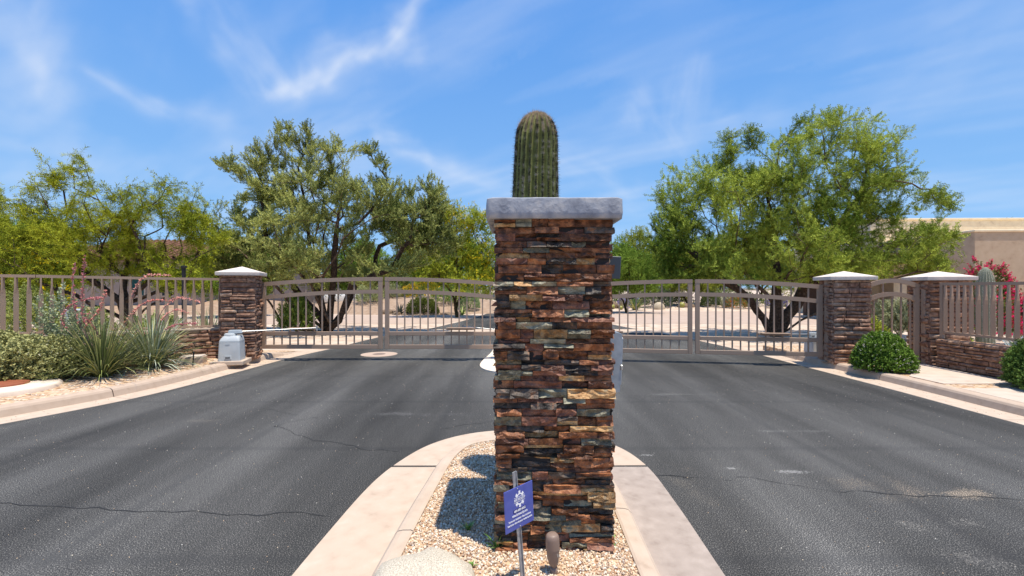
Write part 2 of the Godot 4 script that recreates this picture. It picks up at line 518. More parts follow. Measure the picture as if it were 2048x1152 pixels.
# ---------------------------------------------------------------- stonework
func split_stone(w: float, h: float, proud: float, m: Material, rough := 0.014) -> ArrayMesh:
	var b := MB.new()
	var nx := clampi(int(w / 0.028), 3, 6)
	var ny := 2 if h < 0.042 else 3
	var off := rdir() * 50.0
	var tilt := rf(-0.010, 0.007)
	var rows := []
	for j in ny + 1:
		var r := PackedVector3Array()
		for i in nx + 1:
			var x := (float(i) / nx - 0.5) * w
			var y := (float(j) / ny - 0.5) * h
			if i > 0 and i < nx: x += rf(-0.25, 0.25) * w / nx
			if j > 0 and j < ny: y += rf(-0.25, 0.25) * h / ny
			var z := proud + rough * 1.6 * NZ.get_noise_3d(x * 900 + off.x, y * 2500 + off.y, off.z) + rough * rf(-0.35, 0.35) + tilt * (2.0 * j / ny - 1.0)
			r.append(Vector3(x, y, z))
		rows.append(r)
	for j in ny:
		for i in nx:
			if R.randf() < 0.5:
				b.tri(rows[j][i], rows[j][i + 1], rows[j + 1][i + 1])
				b.tri(rows[j][i], rows[j + 1][i + 1], rows[j + 1][i])
			else:
				b.tri(rows[j][i], rows[j][i + 1], rows[j + 1][i])
				b.tri(rows[j][i + 1], rows[j + 1][i + 1], rows[j + 1][i])
	var back := -0.05
	for i in nx:
		var p: Vector3 = rows[0][i]; var q: Vector3 = rows[0][i + 1]
		b.quad(Vector3(p.x, p.y, back), Vector3(q.x, q.y, back), q, p)
		p = rows[ny][i]; q = rows[ny][i + 1]
		b.quad(p, q, Vector3(q.x, q.y, back), Vector3(p.x, p.y, back))
	for j in ny:
		var p: Vector3 = rows[j][0]; var q: Vector3 = rows[j + 1][0]
		b.quad(Vector3(p.x, p.y, back), p, q, Vector3(q.x, q.y, back))
		p = rows[j][nx]; q = rows[j + 1][nx]
		b.quad(p, Vector3(p.x, p.y, back), Vector3(q.x, q.y, back), q)
	return b.mesh(m)

# lays courses of stone over one face; at gives the face: origin at its lower left corner, x along, y up, z out
func lay(parent: Node, at: Transform3D, width: float, y0: float, y1: float, rh: Vector2, rl: Vector2, proud: Vector2, make: Callable, part := "stone", ragged := 0.0, joint := 0.0025) -> void:
	var y := y0
	while y < y1 - 0.012:
		var h := rf(rh.x, rh.y)
		if y1 - y - h < rh.x * 0.7: h = y1 - y
		var x := -rf(0, ragged)
		var end := width + rf(0, ragged)
		while x < end - 0.005:
			var l := rf(rl.x, rl.y) * (1.6 if R.randf() < 0.12 else 1.0)
			if end - x - l < rl.x * 0.8: l = end - x
			if h > rh.x * 1.7 and R.randf() < 0.3 and l > 0.1:
				var hh := h * rf(0.42, 0.58)
				make.call(parent, part, at * Transform3D(Basis(), Vector3(x + l / 2, y + hh / 2, 0)), l - joint, hh - joint, rf(proud.x, proud.y))
				make.call(parent, part, at * Transform3D(Basis(), Vector3(x + l / 2, y + hh + (h - hh) / 2, 0)), l - joint, h - hh - joint, rf(proud.x, proud.y))
			else:
				make.call(parent, part, at * Transform3D(Basis(), Vector3(x + l / 2, y + h / 2, 0)), l - joint, h - joint, rf(proud.x, proud.y))
			x += l
		y += h

func slate_stone(parent: Node, part: String, at: Transform3D, w: float, h: float, proud: float) -> void:
	var u := R.randf()
	var k := 0 if u < 0.40 else 1 if u < 0.60 else 2 if u < 0.76 else 3 if u < 0.88 else 4
	put(part, split_stone(w, h, proud, M["slate_%d_%d" % [k, R.randi() % 3]]), parent, at)

var ledges := []
func ledge_stone(parent: Node, part: String, at: Transform3D, w: float, h: float, proud: float) -> void:
	if ledges.is_empty():
		for i in 8:
			var b := MB.new()
			var off := rdir() * 40.0
			var rows := []
			for j in 4:
				var r := PackedVector3Array()
				for k in 5:
					var x := k / 4.0 - 0.5
					var y := j / 3.0 - 0.5
					var edge := minf(0.5 - absf(x), 0.3) * minf(0.5 - absf(y), 0.3)
					r.append(Vector3(x * (1.0 - 0.05 * R.randf()), y * (1.0 - 0.16 * R.randf()), (0.0 if edge < 0.001 else 0.018) + 0.02 * NZ.get_noise_3d(x * 60 + off.x, y * 30 + off.y, off.z)))
				rows.append(r)
			for j in 3:
				for k in 4: b.quad(rows[j][k], rows[j][k + 1], rows[j + 1][k + 1], rows[j + 1][k])
			for k in 4:
				b.quad(Vector3(rows[0][k].x, rows[0][k].y, -0.08), Vector3(rows[0][k + 1].x, rows[0][k + 1].y, -0.08), rows[0][k + 1], rows[0][k])
				b.quad(rows[3][k], rows[3][k + 1], Vector3(rows[3][k + 1].x, rows[3][k + 1].y, -0.08), Vector3(rows[3][k].x, rows[3][k].y, -0.08))
			for j in 3:
				b.quad(Vector3(rows[j][0].x, rows[j][0].y, -0.08), rows[j][0], rows[j + 1][0], Vector3(rows[j + 1][0].x, rows[j + 1][0].y, -0.08))
				b.quad(rows[j][4], Vector3(rows[j][4].x, rows[j][4].y, -0.08), Vector3(rows[j + 1][4].x, rows[j + 1][4].y, -0.08), rows[j + 1][4])
			ledges.append(b)
	var b: MB = ledges[R.randi() % 8]
	var m: Material = M["ledge_%d" % (R.randi() % 5)]
	var key := "mesh_%d_%s" % [ledges.find(b), m.resource_name]
	if not leaf.has(key): leaf[key] = b.mesh(m)
	put(part, leaf[key], parent, at * Transform3D(Basis().scaled(Vector3(w, h, 1)), Vector3(0, 0, proud)))

func face(cx: float, cz: float, half: float, k: int) -> Transform3D:   # k-th side of a square pillar: 0 towards +z, 1 +x, 2 -z, 3 -x
	var b := Basis(Vector3.UP, k * PI / 2)
	return Transform3D(b, Vector3(cx, 0, cz) + b * Vector3(-half, 0, half))

func pillar(label: String, x: float, z: float, turn: float, base: float, under: float, apex: float, group: String) -> Node3D:
	var o := thing("stone_pillar", label, "pillar", V(x, base, z), turn, group)
	var b := MB.new()
	var half := 0.31
	b.box(Vector3(0, (under - base) / 2, 0), Vector3(half * 2, under - base, half * 2))
	put("core", b.mesh(M.mortar), o)
	for k in 4:
		lay(o, face(0, 0, half, k), half * 2, 0.0, under - base, Vector2(0.055, 0.115), Vector2(0.15, 0.34), Vector2(0.005, 0.05), ledge_stone, "stone", 0.02, 0.004)
	b = MB.new()
	var e := 0.41
	var y := under - base
	b.loft([[y, e * 2 - 0.02, e * 2 - 0.02, 0, 0, 0.008], [y + 0.012, e * 2, e * 2, 0, 0, 0.008], [y + 0.07, e * 2, e * 2, 0, 0, 0.008]], Transform3D(), false)
	b.quad(Vector3(-e, y, e), Vector3(-e, y, -e), Vector3(e, y, -e), Vector3(e, y, e))
	var q := [Vector3(-e, y + 0.07, e), Vector3(e, y + 0.07, e), Vector3(e, y + 0.07, -e), Vector3(-e, y + 0.07, -e)]
	for k in 4: b.tri(q[k], q[(k + 1) % 4], Vector3(0, apex - base, 0))
	put("cap", b.mesh(M.cap), o)
	return o


# ---------------------------------------------------------------- plants
func leaf_meshes() -> void:
	# feathery twig: small leaflets on both sides of a stalk that grows along +y
	leaf.feather = twig(0.36, 26, 0.066, 0.023, 0.9, 0.12)
	leaf.tuft = twig(0.28, 24, 0.055, 0.022, 0.6, 0.2)
	leaf.willow = twig(0.42, 22, 0.11, 0.021, 0.6, 0.4)
	leaf.broad = twig(0.13, 14, 0.042, 0.024, 1.0, 0.3)
	leaf.box = twig(0.10, 16, 0.026, 0.017, 1.0, 0.35)
	leaf.bloom = twig(0.16, 12, 0.035, 0.03, 1.0, 0.3, "petal")

func twig(length: float, count: int, ll: float, lw: float, open: float, sag: float, m := "leaf") -> ArrayMesh:
	var b := MB.new()
	b.tube(PackedVector3Array([Vector3.ZERO, Vector3(0.02, length * 0.5, 0.01) * 1.0, Vector3(0, length, 0)]), PackedFloat32Array([0.003, 0.002, 0.001]), 3)
	for i in count:
		var y := length * (0.12 + 0.88 * i / count)
		var a := i * 2.4 + rf(-0.4, 0.4)
		var d := (Vector3(sin(a), 0, cos(a)) * open + Vector3.UP * rf(0.3, 0.9) - Vector3.UP * sag * R.randf()).normalized()
		var s := d.cross(rdir()).normalized()
		var p := Vector3(sin(y * 9.0) * 0.012, y, 0)
		var l := ll * rf(0.7, 1.25)
		b.quad(p, p + d * l * 0.45 - s * lw * 0.5, p + d * l, p + d * l * 0.45 + s * lw * 0.5)
	return b.mesh(M[m])

# A tree grown from points spread through its crown: every point joins the nearest branch, favouring short ways to the root.
# limbs: polylines in local metres; blobs: [centre, radii]; leaves: which twig, how many per thin node
func tree(o: Node3D, limbs: Array, blobs: Array, count: int, opt: Dictionary) -> void:
	var pos := PackedVector3Array()
	var par := PackedInt32Array()
	var way := PackedFloat32Array()
	pos.append(limbs[0][0]); par.append(-1); way.append(0.0)
	for l in limbs:
		var at := 0
		var best := 1e9
		for i in pos.size():
			if pos[i].distance_to(l[0]) < best: best = pos[i].distance_to(l[0]); at = i
		for k in range(1, l.size()):
			var a: Vector3 = pos[at]
			var b: Vector3 = l[k]
			var steps := maxi(1, int(a.distance_to(b) / 0.4))
			for s in range(1, steps + 1):
				var p := a.lerp(b, float(s) / steps) + rdir() * 0.05
				pos.append(p); par.append(at); way.append(way[at] + pos[at].distance_to(p))
				at = pos.size() - 1
	var fixed := pos.size()
	var pts := PackedVector3Array()
	var weight := []
	var total := 0.0
	for b in blobs:
		var r: Vector3 = b[1]
		weight.append(pow(r.x * r.y * r.z, 0.75)); total += weight[-1]
	var thr: float = opt.get("gap", 0.0)
	var nf: float = opt.get("clump", 1.1)
	for k in blobs.size():
		var want := int(count * weight[k] / total)
		var tries := 0
		while want > 0 and tries < 20000:
			tries += 1
			var p: Vector3 = blobs[k][0] + rdir() * pow(R.randf(), 0.45) * (blobs[k][1] as Vector3)
			if p.y < opt.get("low", 0.9): continue
			if NZ.get_noise_3dv(p * nf * 30.0 + Vector3(opt.get("seed", 0.0), 0, 0)) < thr: continue
			pts.append(p)
			want -= 1
	var m := pts.size()
	var cost := PackedFloat32Array(); cost.resize(m)
	var link := PackedInt32Array(); link.resize(m)
	var bf: float = opt.get("bias", 0.35)
	for i in m:
		cost[i] = 1e9
		for j in fixed:
			var c := pts[i].distance_to(pos[j]) * 1.0 + bf * way[j]
			if c < cost[i]: cost[i] = c; link[i] = j
	var left := PackedInt32Array(range(m))
	while left.size() > 0:
		var bi := 0
		var bc := 1e9
		for q in left.size():
			var c := cost[left[q]]
			if c < bc: bc = c; bi = q
		var id := left[bi]
		left[bi] = left[left.size() - 1]
		left.resize(left.size() - 1)
		var p := pts[id]
		var from := pos[link[id]]
		var d := p.distance_to(from)
		var at := link[id]
		if d > 0.7:   # bend long reaches
			var mid: Vector3 = from.lerp(p, 0.5) + rdir() * d * 0.1 + Vector3.DOWN * d * opt.get("arch", 0.0)
			pos.append(mid); par.append(at); way.append(way[at] + d * 0.5)
			at = pos.size() - 1
		pos.append(p); par.append(at); way.append(way[at] + pos[at].distance_to(p))
		at = pos.size() - 1
		var w := way[at]
		for q in left.size():
			var i := left[q]
			var c := pts[i].distance_to(p) + bf * w
			if c < cost[i]: cost[i] = c; link[i] = at
	var nn := pos.size()
	var tips := PackedFloat32Array(); tips.resize(nn)
	var heavy := PackedInt32Array(); heavy.resize(nn); heavy.fill(-1)
	var kids := PackedInt32Array(); kids.resize(nn)
	for i in range(nn - 1, 0, -1):
		if kids[i] == 0: tips[i] = 1.0
		var p := par[i]
		kids[p] += 1
		tips[p] += tips[i]
		if heavy[p] < 0 or tips[i] > tips[heavy[p]]: heavy[p] = i
	var thin: float = opt.get("thin", 0.006)
	var power: float = opt.get("power", 0.47)
	var rad := PackedFloat32Array(); rad.resize(nn)
	for i in nn: rad[i] = thin * pow(maxf(tips[i], 1.0), power)
	rad[0] = rad[maxi(heavy[0], 0)] * 1.25
	var wood := MB.new()
	var bough := MB.new()
	for i in nn:
		if i > 0 and heavy[par[i]] == i: continue
		var line := PackedVector3Array()
		var rr := PackedFloat32Array()
		if i > 0:
			line.append(pos[par[i]]); rr.append(minf(rad[par[i]], rad[i] * 1.4))
		var at := i
		while at >= 0:
			line.append(pos[at]); rr.append(rad[at])
			at = heavy[at]
		if line.size() < 2: continue
		var big: float = rr[mini(1, rr.size() - 1)]
		if big > opt.get("bough", 0.045): wood.tube(line, rr, 9)
		else: bough.tube(line, rr, 4 if big > 0.012 else 3)
	put("trunk", wood.mesh(M[opt.get("bark", "bark")]), o)
	put("branches", bough.mesh(M[opt.get("twigs", "pale_bark")]), o)
	var spots := []
	var tints := PackedColorArray()
	var spots2 := []
	var tints2 := PackedColorArray()
	var c0: Color = opt.tint[0]
	var c1: Color = opt.tint[1]
	var up: float = opt.get("up", 0.4)
	for i in range(1, nn):
		if tips[i] > opt.get("reach", 6.0): continue
		var p := pos[i]
		if p.y < opt.get("low", 0.9) * 0.8: continue
		var d := (p - pos[par[i]]).normalized()
		for k in opt.per:
			var q := p.lerp(pos[par[i]], R.randf()) + rdir() * rf(0.0, opt.get("spread", 0.16))
			var y := (d * 0.8 + rdir() * 0.8 + Vector3.UP * up).normalized()
			spots.append(Transform3D(frame(y, R.randf() * TAU, rf(0.7, 1.3) * opt.get("size", 1.0)), q))
			var t := clampf(0.5 + NZ.get_noise_3dv(q * 25.0) * 0.8 + rf(-0.35, 0.35), 0, 1)
			tints.append(c0.lerp(c1, t))
		if opt.has("bloom") and NZ.get_noise_3dv(p * 30.0 + Vector3(500, 0, 0)) > opt.bloom[1]:
			for k in int(opt.bloom[2]):
				spots2.append(Transform3D(frame((rdir() + Vector3.UP).normalized(), R.randf() * TAU, rf(0.7, 1.5)), p + rdir() * 0.25))
				tints2.append(opt.bloom[0] * rf(0.8, 1.15))
	scatter("crown", leaf[opt.leaf], spots, tints, o)
	if spots2: scatter("blossom", leaf.bloom, spots2, tints2, o)

func shrub(o: Node3D, radii: Vector3, count: int, which: String, c0: Color, c1: Color, shell := 0.6, bloom = null, upness := 0.5, lump := 0.16) -> void:
	var spots := []
	var tints := PackedColorArray()
	var spots2 := []
	var tints2 := PackedColorArray()
	var sd := R.randf() * 900.0
	for i in count:
		var d := rdir()
		d.y = absf(d.y) * 1.1 - 0.12
		d = d.normalized()
		var r := (1.0 - shell * pow(R.randf(), 1.6)) * (1.0 + lump * 2.0 * NZ.get_noise_3dv(d * 55.0 + Vector3(sd, 0, 0)))
		var p := Vector3(0, radii.y * 0.18, 0) + d * r * Vector3(radii.x, radii.y * 0.86, radii.z)
		if p.y < 0.02: p.y = rf(0.02, 0.1)
		var y := (d + rdir() * 0.7 + Vector3.UP * upness).normalized()
		spots.append(Transform3D(frame(y, R.randf() * TAU, rf(0.75, 1.3)), p))
		tints.append(c0.lerp(c1, clampf(0.5 + NZ.get_noise_3dv(p * 60.0) * 0.7 + rf(-0.4, 0.4), 0, 1)))
		if bloom and R.randf() < bloom[1] and r > 0.85:
			spots2.append(Transform3D(frame(y, R.randf() * TAU, rf(0.6, 1.2) * bloom[2]), p + d * 0.06))
			tints2.append(bloom[0] * rf(0.75, 1.2))
	var st := MB.new()
	for i in 7:
		var a := R.randf() * TAU
		var e := Vector3(sin(a) * radii.x * 0.6, radii.y * rf(0.6, 0.9), cos(a) * radii.z * 0.6)
		st.tube(PackedVector3Array([Vector3(sin(a), 0, cos(a)) * 0.03, e * 0.5 + rdir() * 0.04, e]), PackedFloat32Array([0.014, 0.009, 0.004]), 4)
	put("stem", st.mesh(M.pale_bark), o)
	scatter("foliage", leaf[which], spots, tints, o)
	if spots2: scatter("blossom", leaf.bloom, spots2, tints2, o)

# a clump of long blades that arch outwards
func blades(o: Node3D, count: int, length: Vector2, wide: float, lean: Vector2, cols: Array, base := 0.06, part := "leaves", thick := 0.0) -> void:
	var groups := []
	for c in cols: groups.append(MB.new())
	for i in count:
		var b: MB = groups[R.randi() % cols.size()]
		var a := R.randf() * TAU
		var out := Vector3(sin(a), 0, cos(a))
		var l := rf(length.x, length.y)
		var t := deg_to_rad(rf(lean.x, lean.y))
		var bend := rf(0.4, 1.3)
		var side := out.cross(Vector3.UP).rotated(Vector3.UP, rf(-0.3, 0.3))
		var p := out * base * R.randf()
		var prev_l := p - side * wide * 0.5
		var prev_r := p + side * wide * 0.5
		var steps := 5
		for s in range(1, steps + 1):
			var f := float(s) / steps
			var ang := t + bend * f * f * (0.35 + t * 0.55)
			p += (out * sin(ang) + Vector3.UP * cos(ang)) * l / steps
			var w := wide * (1.0 - f * f * 0.96)
			var dip := (out * cos(ang) - Vector3.UP * sin(ang)) * thick * (1.0 - f)
			var nl := p - side * w * 0.5
			var nr := p + side * w * 0.5
			if thick > 0.0:
				var pc := (prev_l + prev_r) * 0.5 + dip
				b.quad(prev_l, pc, p + dip * 0.6, nl)
				b.quad(pc, prev_r, nr, p + dip * 0.6)
			else:
				b.quad(prev_l, prev_r, nr, nl)
			prev_l = nl
			prev_r = nr
	for i in cols.size():
		if groups[i].v.size(): put(part, groups[i].mesh(cols[i]), o).set_meta("kind", "stuff")

func blade_mat(c: Color) -> StandardMaterial3D:
	var m := StandardMaterial3D.new()
	m.albedo_color = c
	m.roughness = 0.5
	m.backlight_enabled = true
	m.backlight = Color(.25, .25, .2)
	return m

func stalk(o: Node3D, pts: Array, from := 0.45) -> void:
	var c := Curve3D.new()
	for i in pts.size():
		var t: Vector3 = (pts[mini(i + 1, pts.size() - 1)] - pts[maxi(i - 1, 0)]) * 0.17
		c.add_point(pts[i], -t, t)
	var n := 22
	var line := PackedVector3Array()
	var rr := PackedFloat32Array()
	for i in n + 1:
		line.append(c.sample_baked(c.get_baked_length() * i / n))
		rr.append(lerpf(0.008, 0.003, float(i) / n))
	var b := MB.new()
	b.tube(line, rr, 5)
	var s := put("flower_stalk", b.mesh(M.flower_stem), o)
	var f := MB.new()
	var amount := int(c.get_baked_length() * (1.0 - from) * 110)
	for i in amount:
		var at := c.sample_baked(c.get_baked_length() * lerpf(from, 1.0, R.randf()))
		var d := (rdir() + Vector3.UP * 0.4).normalized()
		f.tube(PackedVector3Array([at, at + d * 0.018, at + d * 0.036]), PackedFloat32Array([0.003, 0.0075, 0.003]), 4)
	put("blossoms", f.mesh(M["coral_%d" % (R.randi() % 3)]), s)

func boulder(b: MB, r: Vector3, at := Vector3.ZERO, amp := 0.22) -> void:
	var off := rdir() * 80.0
	var rows := []
	for j in 13:
		var t := PI * (1.0 - j / 12.0)
		var row := PackedVector3Array()
		for i in 22:
			var a := TAU * i / 22
			var d := Vector3(sin(t) * sin(a), cos(t), sin(t) * cos(a))
			var k := 1.0 + amp * NZ.get_noise_3dv(d * 45.0 + off) + amp * 0.35 * NZ.get_noise_3dv(d * 160.0 + off)
			row.append(at + d * k * r)
		rows.append(row)
	b.grid(rows, true)


# ---------------------------------------------------------------- helpers for lines on the ground (x, depth)
func smooth(p: Array, step := 0.15) -> PackedVector2Array:
	var c := Curve2D.new()
	c.bake_interval = 0.03
	for i in p.size():
		var a: Vector2 = p[maxi(i - 1, 0)]
		var b: Vector2 = p[mini(i + 1, p.size() - 1)]
		var d := (b - a).normalized()
		c.add_point(p[i], -d * a.distance_to(p[i]) * 0.33, d * b.distance_to(p[i]) * 0.33)
	var out := PackedVector2Array()
	var n := int(c.get_baked_length() / step)
	for i in n + 1: out.append(c.sample_baked(c.get_baked_length() * i / n, true))
	return out

func shifted(p: PackedVector2Array, by: float) -> PackedVector2Array:   # to the left of the way along p, seen from above with depth upwards
	var out := PackedVector2Array()
	for i in p.size():
		var d := (p[mini(i + 1, p.size() - 1)] - p[maxi(i - 1, 0)]).normalized()
		out.append(p[i] + Vector2(-d.y, d.x) * by)
	return out

func world(p: PackedVector2Array) -> PackedVector2Array:
	var out := PackedVector2Array()
	for q in p: out.append(Vector2(q.x, -q.y))
	return out

func poly(a: PackedVector2Array, b: PackedVector2Array) -> PackedVector2Array:
	var r := b.duplicate()
	r.reverse()
	return world(a + r)

# kerb of one profile along a line, cut into lengths with open joints
func kerb(o: Node3D, line: PackedVector2Array, side: float, prof: Array, m: Material, piece := 3.0, gap := 0.012, drop := INF, part := "kerb_segment") -> void:
	var seg := []
	var run := 0.0
	for i in line.size():
		if i > 0: run += line[i].distance_to(line[i - 1])
		seg.append(i)
		if (run > piece or i == line.size() - 1) and seg.size() > 1:
			var b := MB.new()
			var rings := []
			for k in seg.size():
				var idx: int = seg[k]
				var d := (line[mini(idx + 1, line.size() - 1)] - line[maxi(idx - 1, 0)]).normalized()
				var nrm := Vector2(-d.y, d.x) * side
				var c := line[idx]
				if k == 0: c += d * gap * 0.5
				if k == seg.size() - 1: c -= d * gap * 0.5
				var ring := PackedVector3Array()
				for p in prof:
					var q: Vector2 = c + nrm * float(p.x)
					var y: float = p.y
					if line[idx].y > drop: y = y * clampf(1.0 - (line[idx].y - drop) / 0.9, 0.05, 1.0)
					ring.append(V(q.x, y, q.y))
				rings.append(ring)
			for k in rings.size() - 1:
				for j in prof.size() - 1:
					if side > 0: b.quad(rings[k][j], rings[k + 1][j], rings[k + 1][j + 1], rings[k][j + 1])
					else: b.quad(rings[k + 1][j], rings[k][j], rings[k][j + 1], rings[k + 1][j + 1])
			for e in [0, rings.size() - 1]:
				var r: PackedVector3Array = rings[e]
				for j in range(1, prof.size() - 1):
					if (e == 0) == (side > 0): b.tri(r[0], r[j], r[j + 1])
					else: b.tri(r[0], r[j + 1], r[j])
			put(part, b.mesh(m), o)
			seg = [i]
			run = 0.0


# ---------------------------------------------------------------- metalwork
func gate_leaf(label: String, hinge: Vector2, meet: Vector2, dy: float, near: float) -> Node3D:
	var a := V(hinge.x, dy, hinge.y)
	var dir := (V(meet.x, dy, meet.y) - a)
	var L := dir.length()
	dir /= L
	var o := thing("driveway_gate", label, "gate", a, 0.0, "arched leaves of the two double driveway gates")
	o.basis = Basis(dir, Vector3.UP, dir.cross(Vector3.UP))
	var m: Material = M.brown_paint
	var Z := Vector3(0, 0, 1)
	var b := MB.new()
	b.box(Vector3(0.05, 0.97, 0), Vector3(0.10, 1.43, 0.06), Basis(), 0.006)
	put("stile", b.mesh(m), o)
	b = MB.new()
	b.box(Vector3(L - 0.045, 1.035, 0), Vector3(0.09, 1.56, 0.06), Basis(), 0.006)
	put("stile", b.mesh(m), o)
	var hi := []
	var lo := []
	for i in 17:
		var s := i / 16.0
		var f := 1.0 - (1.0 - s) * (1.0 - s)
		hi.append(Vector3(s * L, 1.678 + 0.122 * f, 0))
		lo.append(Vector3(0.1 + s * (L - 0.19), 1.392 + 0.128 * f, 0))
	b = MB.new(); b.bar(hi, 0.085, 0.066, Z); put("top_rail", b.mesh(m), o)
	b = MB.new(); b.bar(lo, 0.085, 0.056, Z); put("arched_rail", b.mesh(m), o)
	b = MB.new(); b.box(Vector3(L / 2, 0.592, 0), Vector3(L - 0.19, 0.085, 0.056), Basis(), 0.005); put("middle_rail", b.mesh(m), o)
	b = MB.new(); b.box(Vector3(L / 2, 0.300, 0), Vector3(L - 0.19, 0.09, 0.056), Basis(), 0.005); put("bottom_rail", b.mesh(m), o)
	var n := 13
	for i in n:
		var x := 0.1 + (L - 0.19) * (i + 1.0) / (n + 1.0)
		var s := (x - 0.1) / (L - 0.19)
		var f := 1.0 - (1.0 - s) * (1.0 - s)
		b = MB.new()
		b.box(Vector3(x, (0.345 + 1.35 + 0.128 * f) / 2, 0), Vector3(0.026, 1.35 + 0.128 * f - 0.345, 0.026))
		if i % 2 == 0: b.box(Vector3(x, (1.434 + 0.128 * f + 1.637 + 0.122 * f) / 2, 0), Vector3(0.026, 0.20, 0.026))
		put("picket", b.mesh(m), o)
	var zs := near
	b = MB.new()
	b.box(Vector3(0.93, 0.70, 0.05 * zs), Vector3(0.62, 0.05, 0.05), Basis(), 0.004)
	b.box(Vector3(0.93, 0.725, 0.10 * zs), Vector3(0.55, 0.012, 0.16))
	put("operator_bracket", b.mesh(m), o)
	for y in [0.42, 1.15]:
		b = MB.new()
		b.box(Vector3(-0.03, y, 0), Vector3(0.06, 0.07, 0.04), Basis(), 0.006)
		put("hinge", b.mesh(m), o)
	return o

func operator(label: String, at: Vector3, turn: float, arm_to: Vector3, size := 1.0) -> Node3D:
	var o := thing("gate_operator", label, "gate motor", at, turn)
	o.basis = o.basis.scaled(Vector3(size, 1, size))
	var b := MB.new()
	b.loft([[0.0, 0.46, 0.40, 0, 0, 0.03], [0.02, 0.47, 0.41, 0, 0, 0.035], [0.36, 0.44, 0.38, 0, 0, 0.04], [0.42, 0.425, 0.365, 0, -0.005, 0.045], [0.47, 0.38, 0.33, 0.01, -0.02, 0.06], [0.50, 0.34, 0.30, 0.02, -0.03, 0.07]])
	put("housing", b.mesh(M.grey_plastic), o)
	b = MB.new()
	b.loft([[0.385, 0.444, 0.384, 0, 0, 0.042], [0.40, 0.444, 0.384, 0, 0, 0.042]], Transform3D(), false)
	put("lid_seam", b.mesh(M.grey_cap), o)
	b = MB.new()
	b.loft([[0.50, 0.25, 0.25, -0.03, 0.0, 0.10], [0.53, 0.25, 0.25, -0.03, 0.0, 0.10], [0.545, 0.22, 0.22, -0.03, 0, 0.09]])
	put("turret", b.mesh(M.grey_plastic), o)
	b = MB.new()
	b.loft([[0.545, 0.30, 0.12, 0.07, 0, 0.04], [0.60, 0.28, 0.11, 0.07, 0, 0.04], [0.61, 0.25, 0.09, 0.07, 0, 0.03]])
	put("arm_head", b.mesh(M.grey_cap), o)
	b = MB.new()
	b.loft([[0.05, 0.15, 0.03, -0.02, 0.2, 0.012], [0.12, 0.14, 0.03, -0.02, 0.197, 0.012]])
	var latch := put("latch", b.mesh(M.grey_plastic), o)
	b = MB.new()
	b.box(Vector3(-0.02, 0.08, 0.217), Vector3(0.10, 0.022, 0.008), Basis(), 0.003)
	put("slot", b.mesh(M.black_plastic), latch)
	b = MB.new()
	b.box(Vector3(-0.03, 0.335, 0.196), Vector3(0.09, 0.014, 0.002))
	put("badge", b.mesh(M.grey_cap), o)
	var to := o.transform.affine_inverse() * arm_to
	b = MB.new()
	b.tube(PackedVector3Array([Vector3(0.16, 0.575, 0), to]), PackedFloat32Array([0.013, 0.013]), 8)
	b.tube(PackedVector3Array([to + Vector3(0, 0.05, 0), to - Vector3(0, 0.06, 0)]), PackedFloat32Array([0.025, 0.025]), 8)
	put("arm", b.mesh(M.zinc_bar), o)
	return o

var picket_mesh := {}
func twisted(high: float) -> ArrayMesh:
	if picket_mesh.has(high): return picket_mesh[high]
	var b := MB.new()
	var rows := []
	var at := [[0.0, 0.0], [0.62, 0.0], [0.70, 0.3], [0.78, 0.75], [0.84, 1.0], [1.0, 1.0]]
	for p in at:
		var a := lerpf(deg_to_rad(24), deg_to_rad(74), p[1])
		var x := Vector3(cos(a), 0, -sin(a))
		var z := Vector3(sin(a), 0, cos(a))
		var r := []
		for q in [[-1, 1], [1, 1], [1, -1], [-1, -1]]: r.append(Vector3(0, p[0] * high, 0) + x * 0.031 * q[0] + z * 0.011 * q[1])
		rows.append(r)
	for i in rows.size() - 1:
		for k in 4: b.quad(rows[i][k], rows[i][(k + 1) % 4], rows[i + 1][(k + 1) % 4], rows[i + 1][k])
	picket_mesh[high] = b.mesh(M.brown_paint)
	return picket_mesh[high]

# line: points (x, depth); foot and top heights at each
func fence(label: String, line: Array, lows: Array, highs: Array, spacing: float, turn := 0.0) -> void:
	var o := thing("metal_fence", label, "fence", V(line[0].x, lows[0], line[0].y))
	var org := o.position
	for i in line.size() - 1:
		var a := V(line[i].x, 0, line[i].y) - Vector3(org.x, org.y, org.z)
		var c := V(line[i + 1].x, 0, line[i + 1].y) - org
		var d := c - a
		d.y = 0
		var L := d.length()
		d /= L
		var side := d.cross(Vector3.UP)
		var b := MB.new()
		b.bar([a + Vector3(0, highs[i] - 0.025, 0), c + Vector3(0, highs[i + 1] - 0.025, 0)], 0.05, 0.055, side)
		put("top_rail", b.mesh(M.brown_paint), o)
		b = MB.new()
		b.bar([a + Vector3(0, lows[i] + 0.02, 0), c + Vector3(0, lows[i + 1] + 0.02, 0)], 0.04, 0.05, side)
		put("bottom_rail", b.mesh(M.brown_paint), o)
		var n := int(L / spacing)
		for k in n:
			var s := (k + 0.5) / n
			var lo := lerpf(lows[i], lows[i + 1], s) + 0.04
			var hi := lerpf(highs[i], highs[i + 1], s) - 0.05
			var z := side if side.z > 0 else -side
			var base := Basis(z.cross(Vector3.UP) * -1.0, Vector3.UP, z).rotated(Vector3.UP, turn)
			var h := 1.0
			put("picket", twisted(h), o, Transform3D(Basis(base.x, base.y * (hi - lo), base.z), a + d * L * s + Vector3(0, lo, 0)))
	var e := V(line[0].x, 0, line[0].y) - org
	var b := MB.new()
	b.box(e + Vector3(0, (lows[0] + highs[0]) / 2 - 0.05, 0), Vector3(0.06, highs[0] - lows[0] + 0.1, 0.06), Basis(), 0.004)
	put("end_post", b.mesh(M.brown_paint), o)

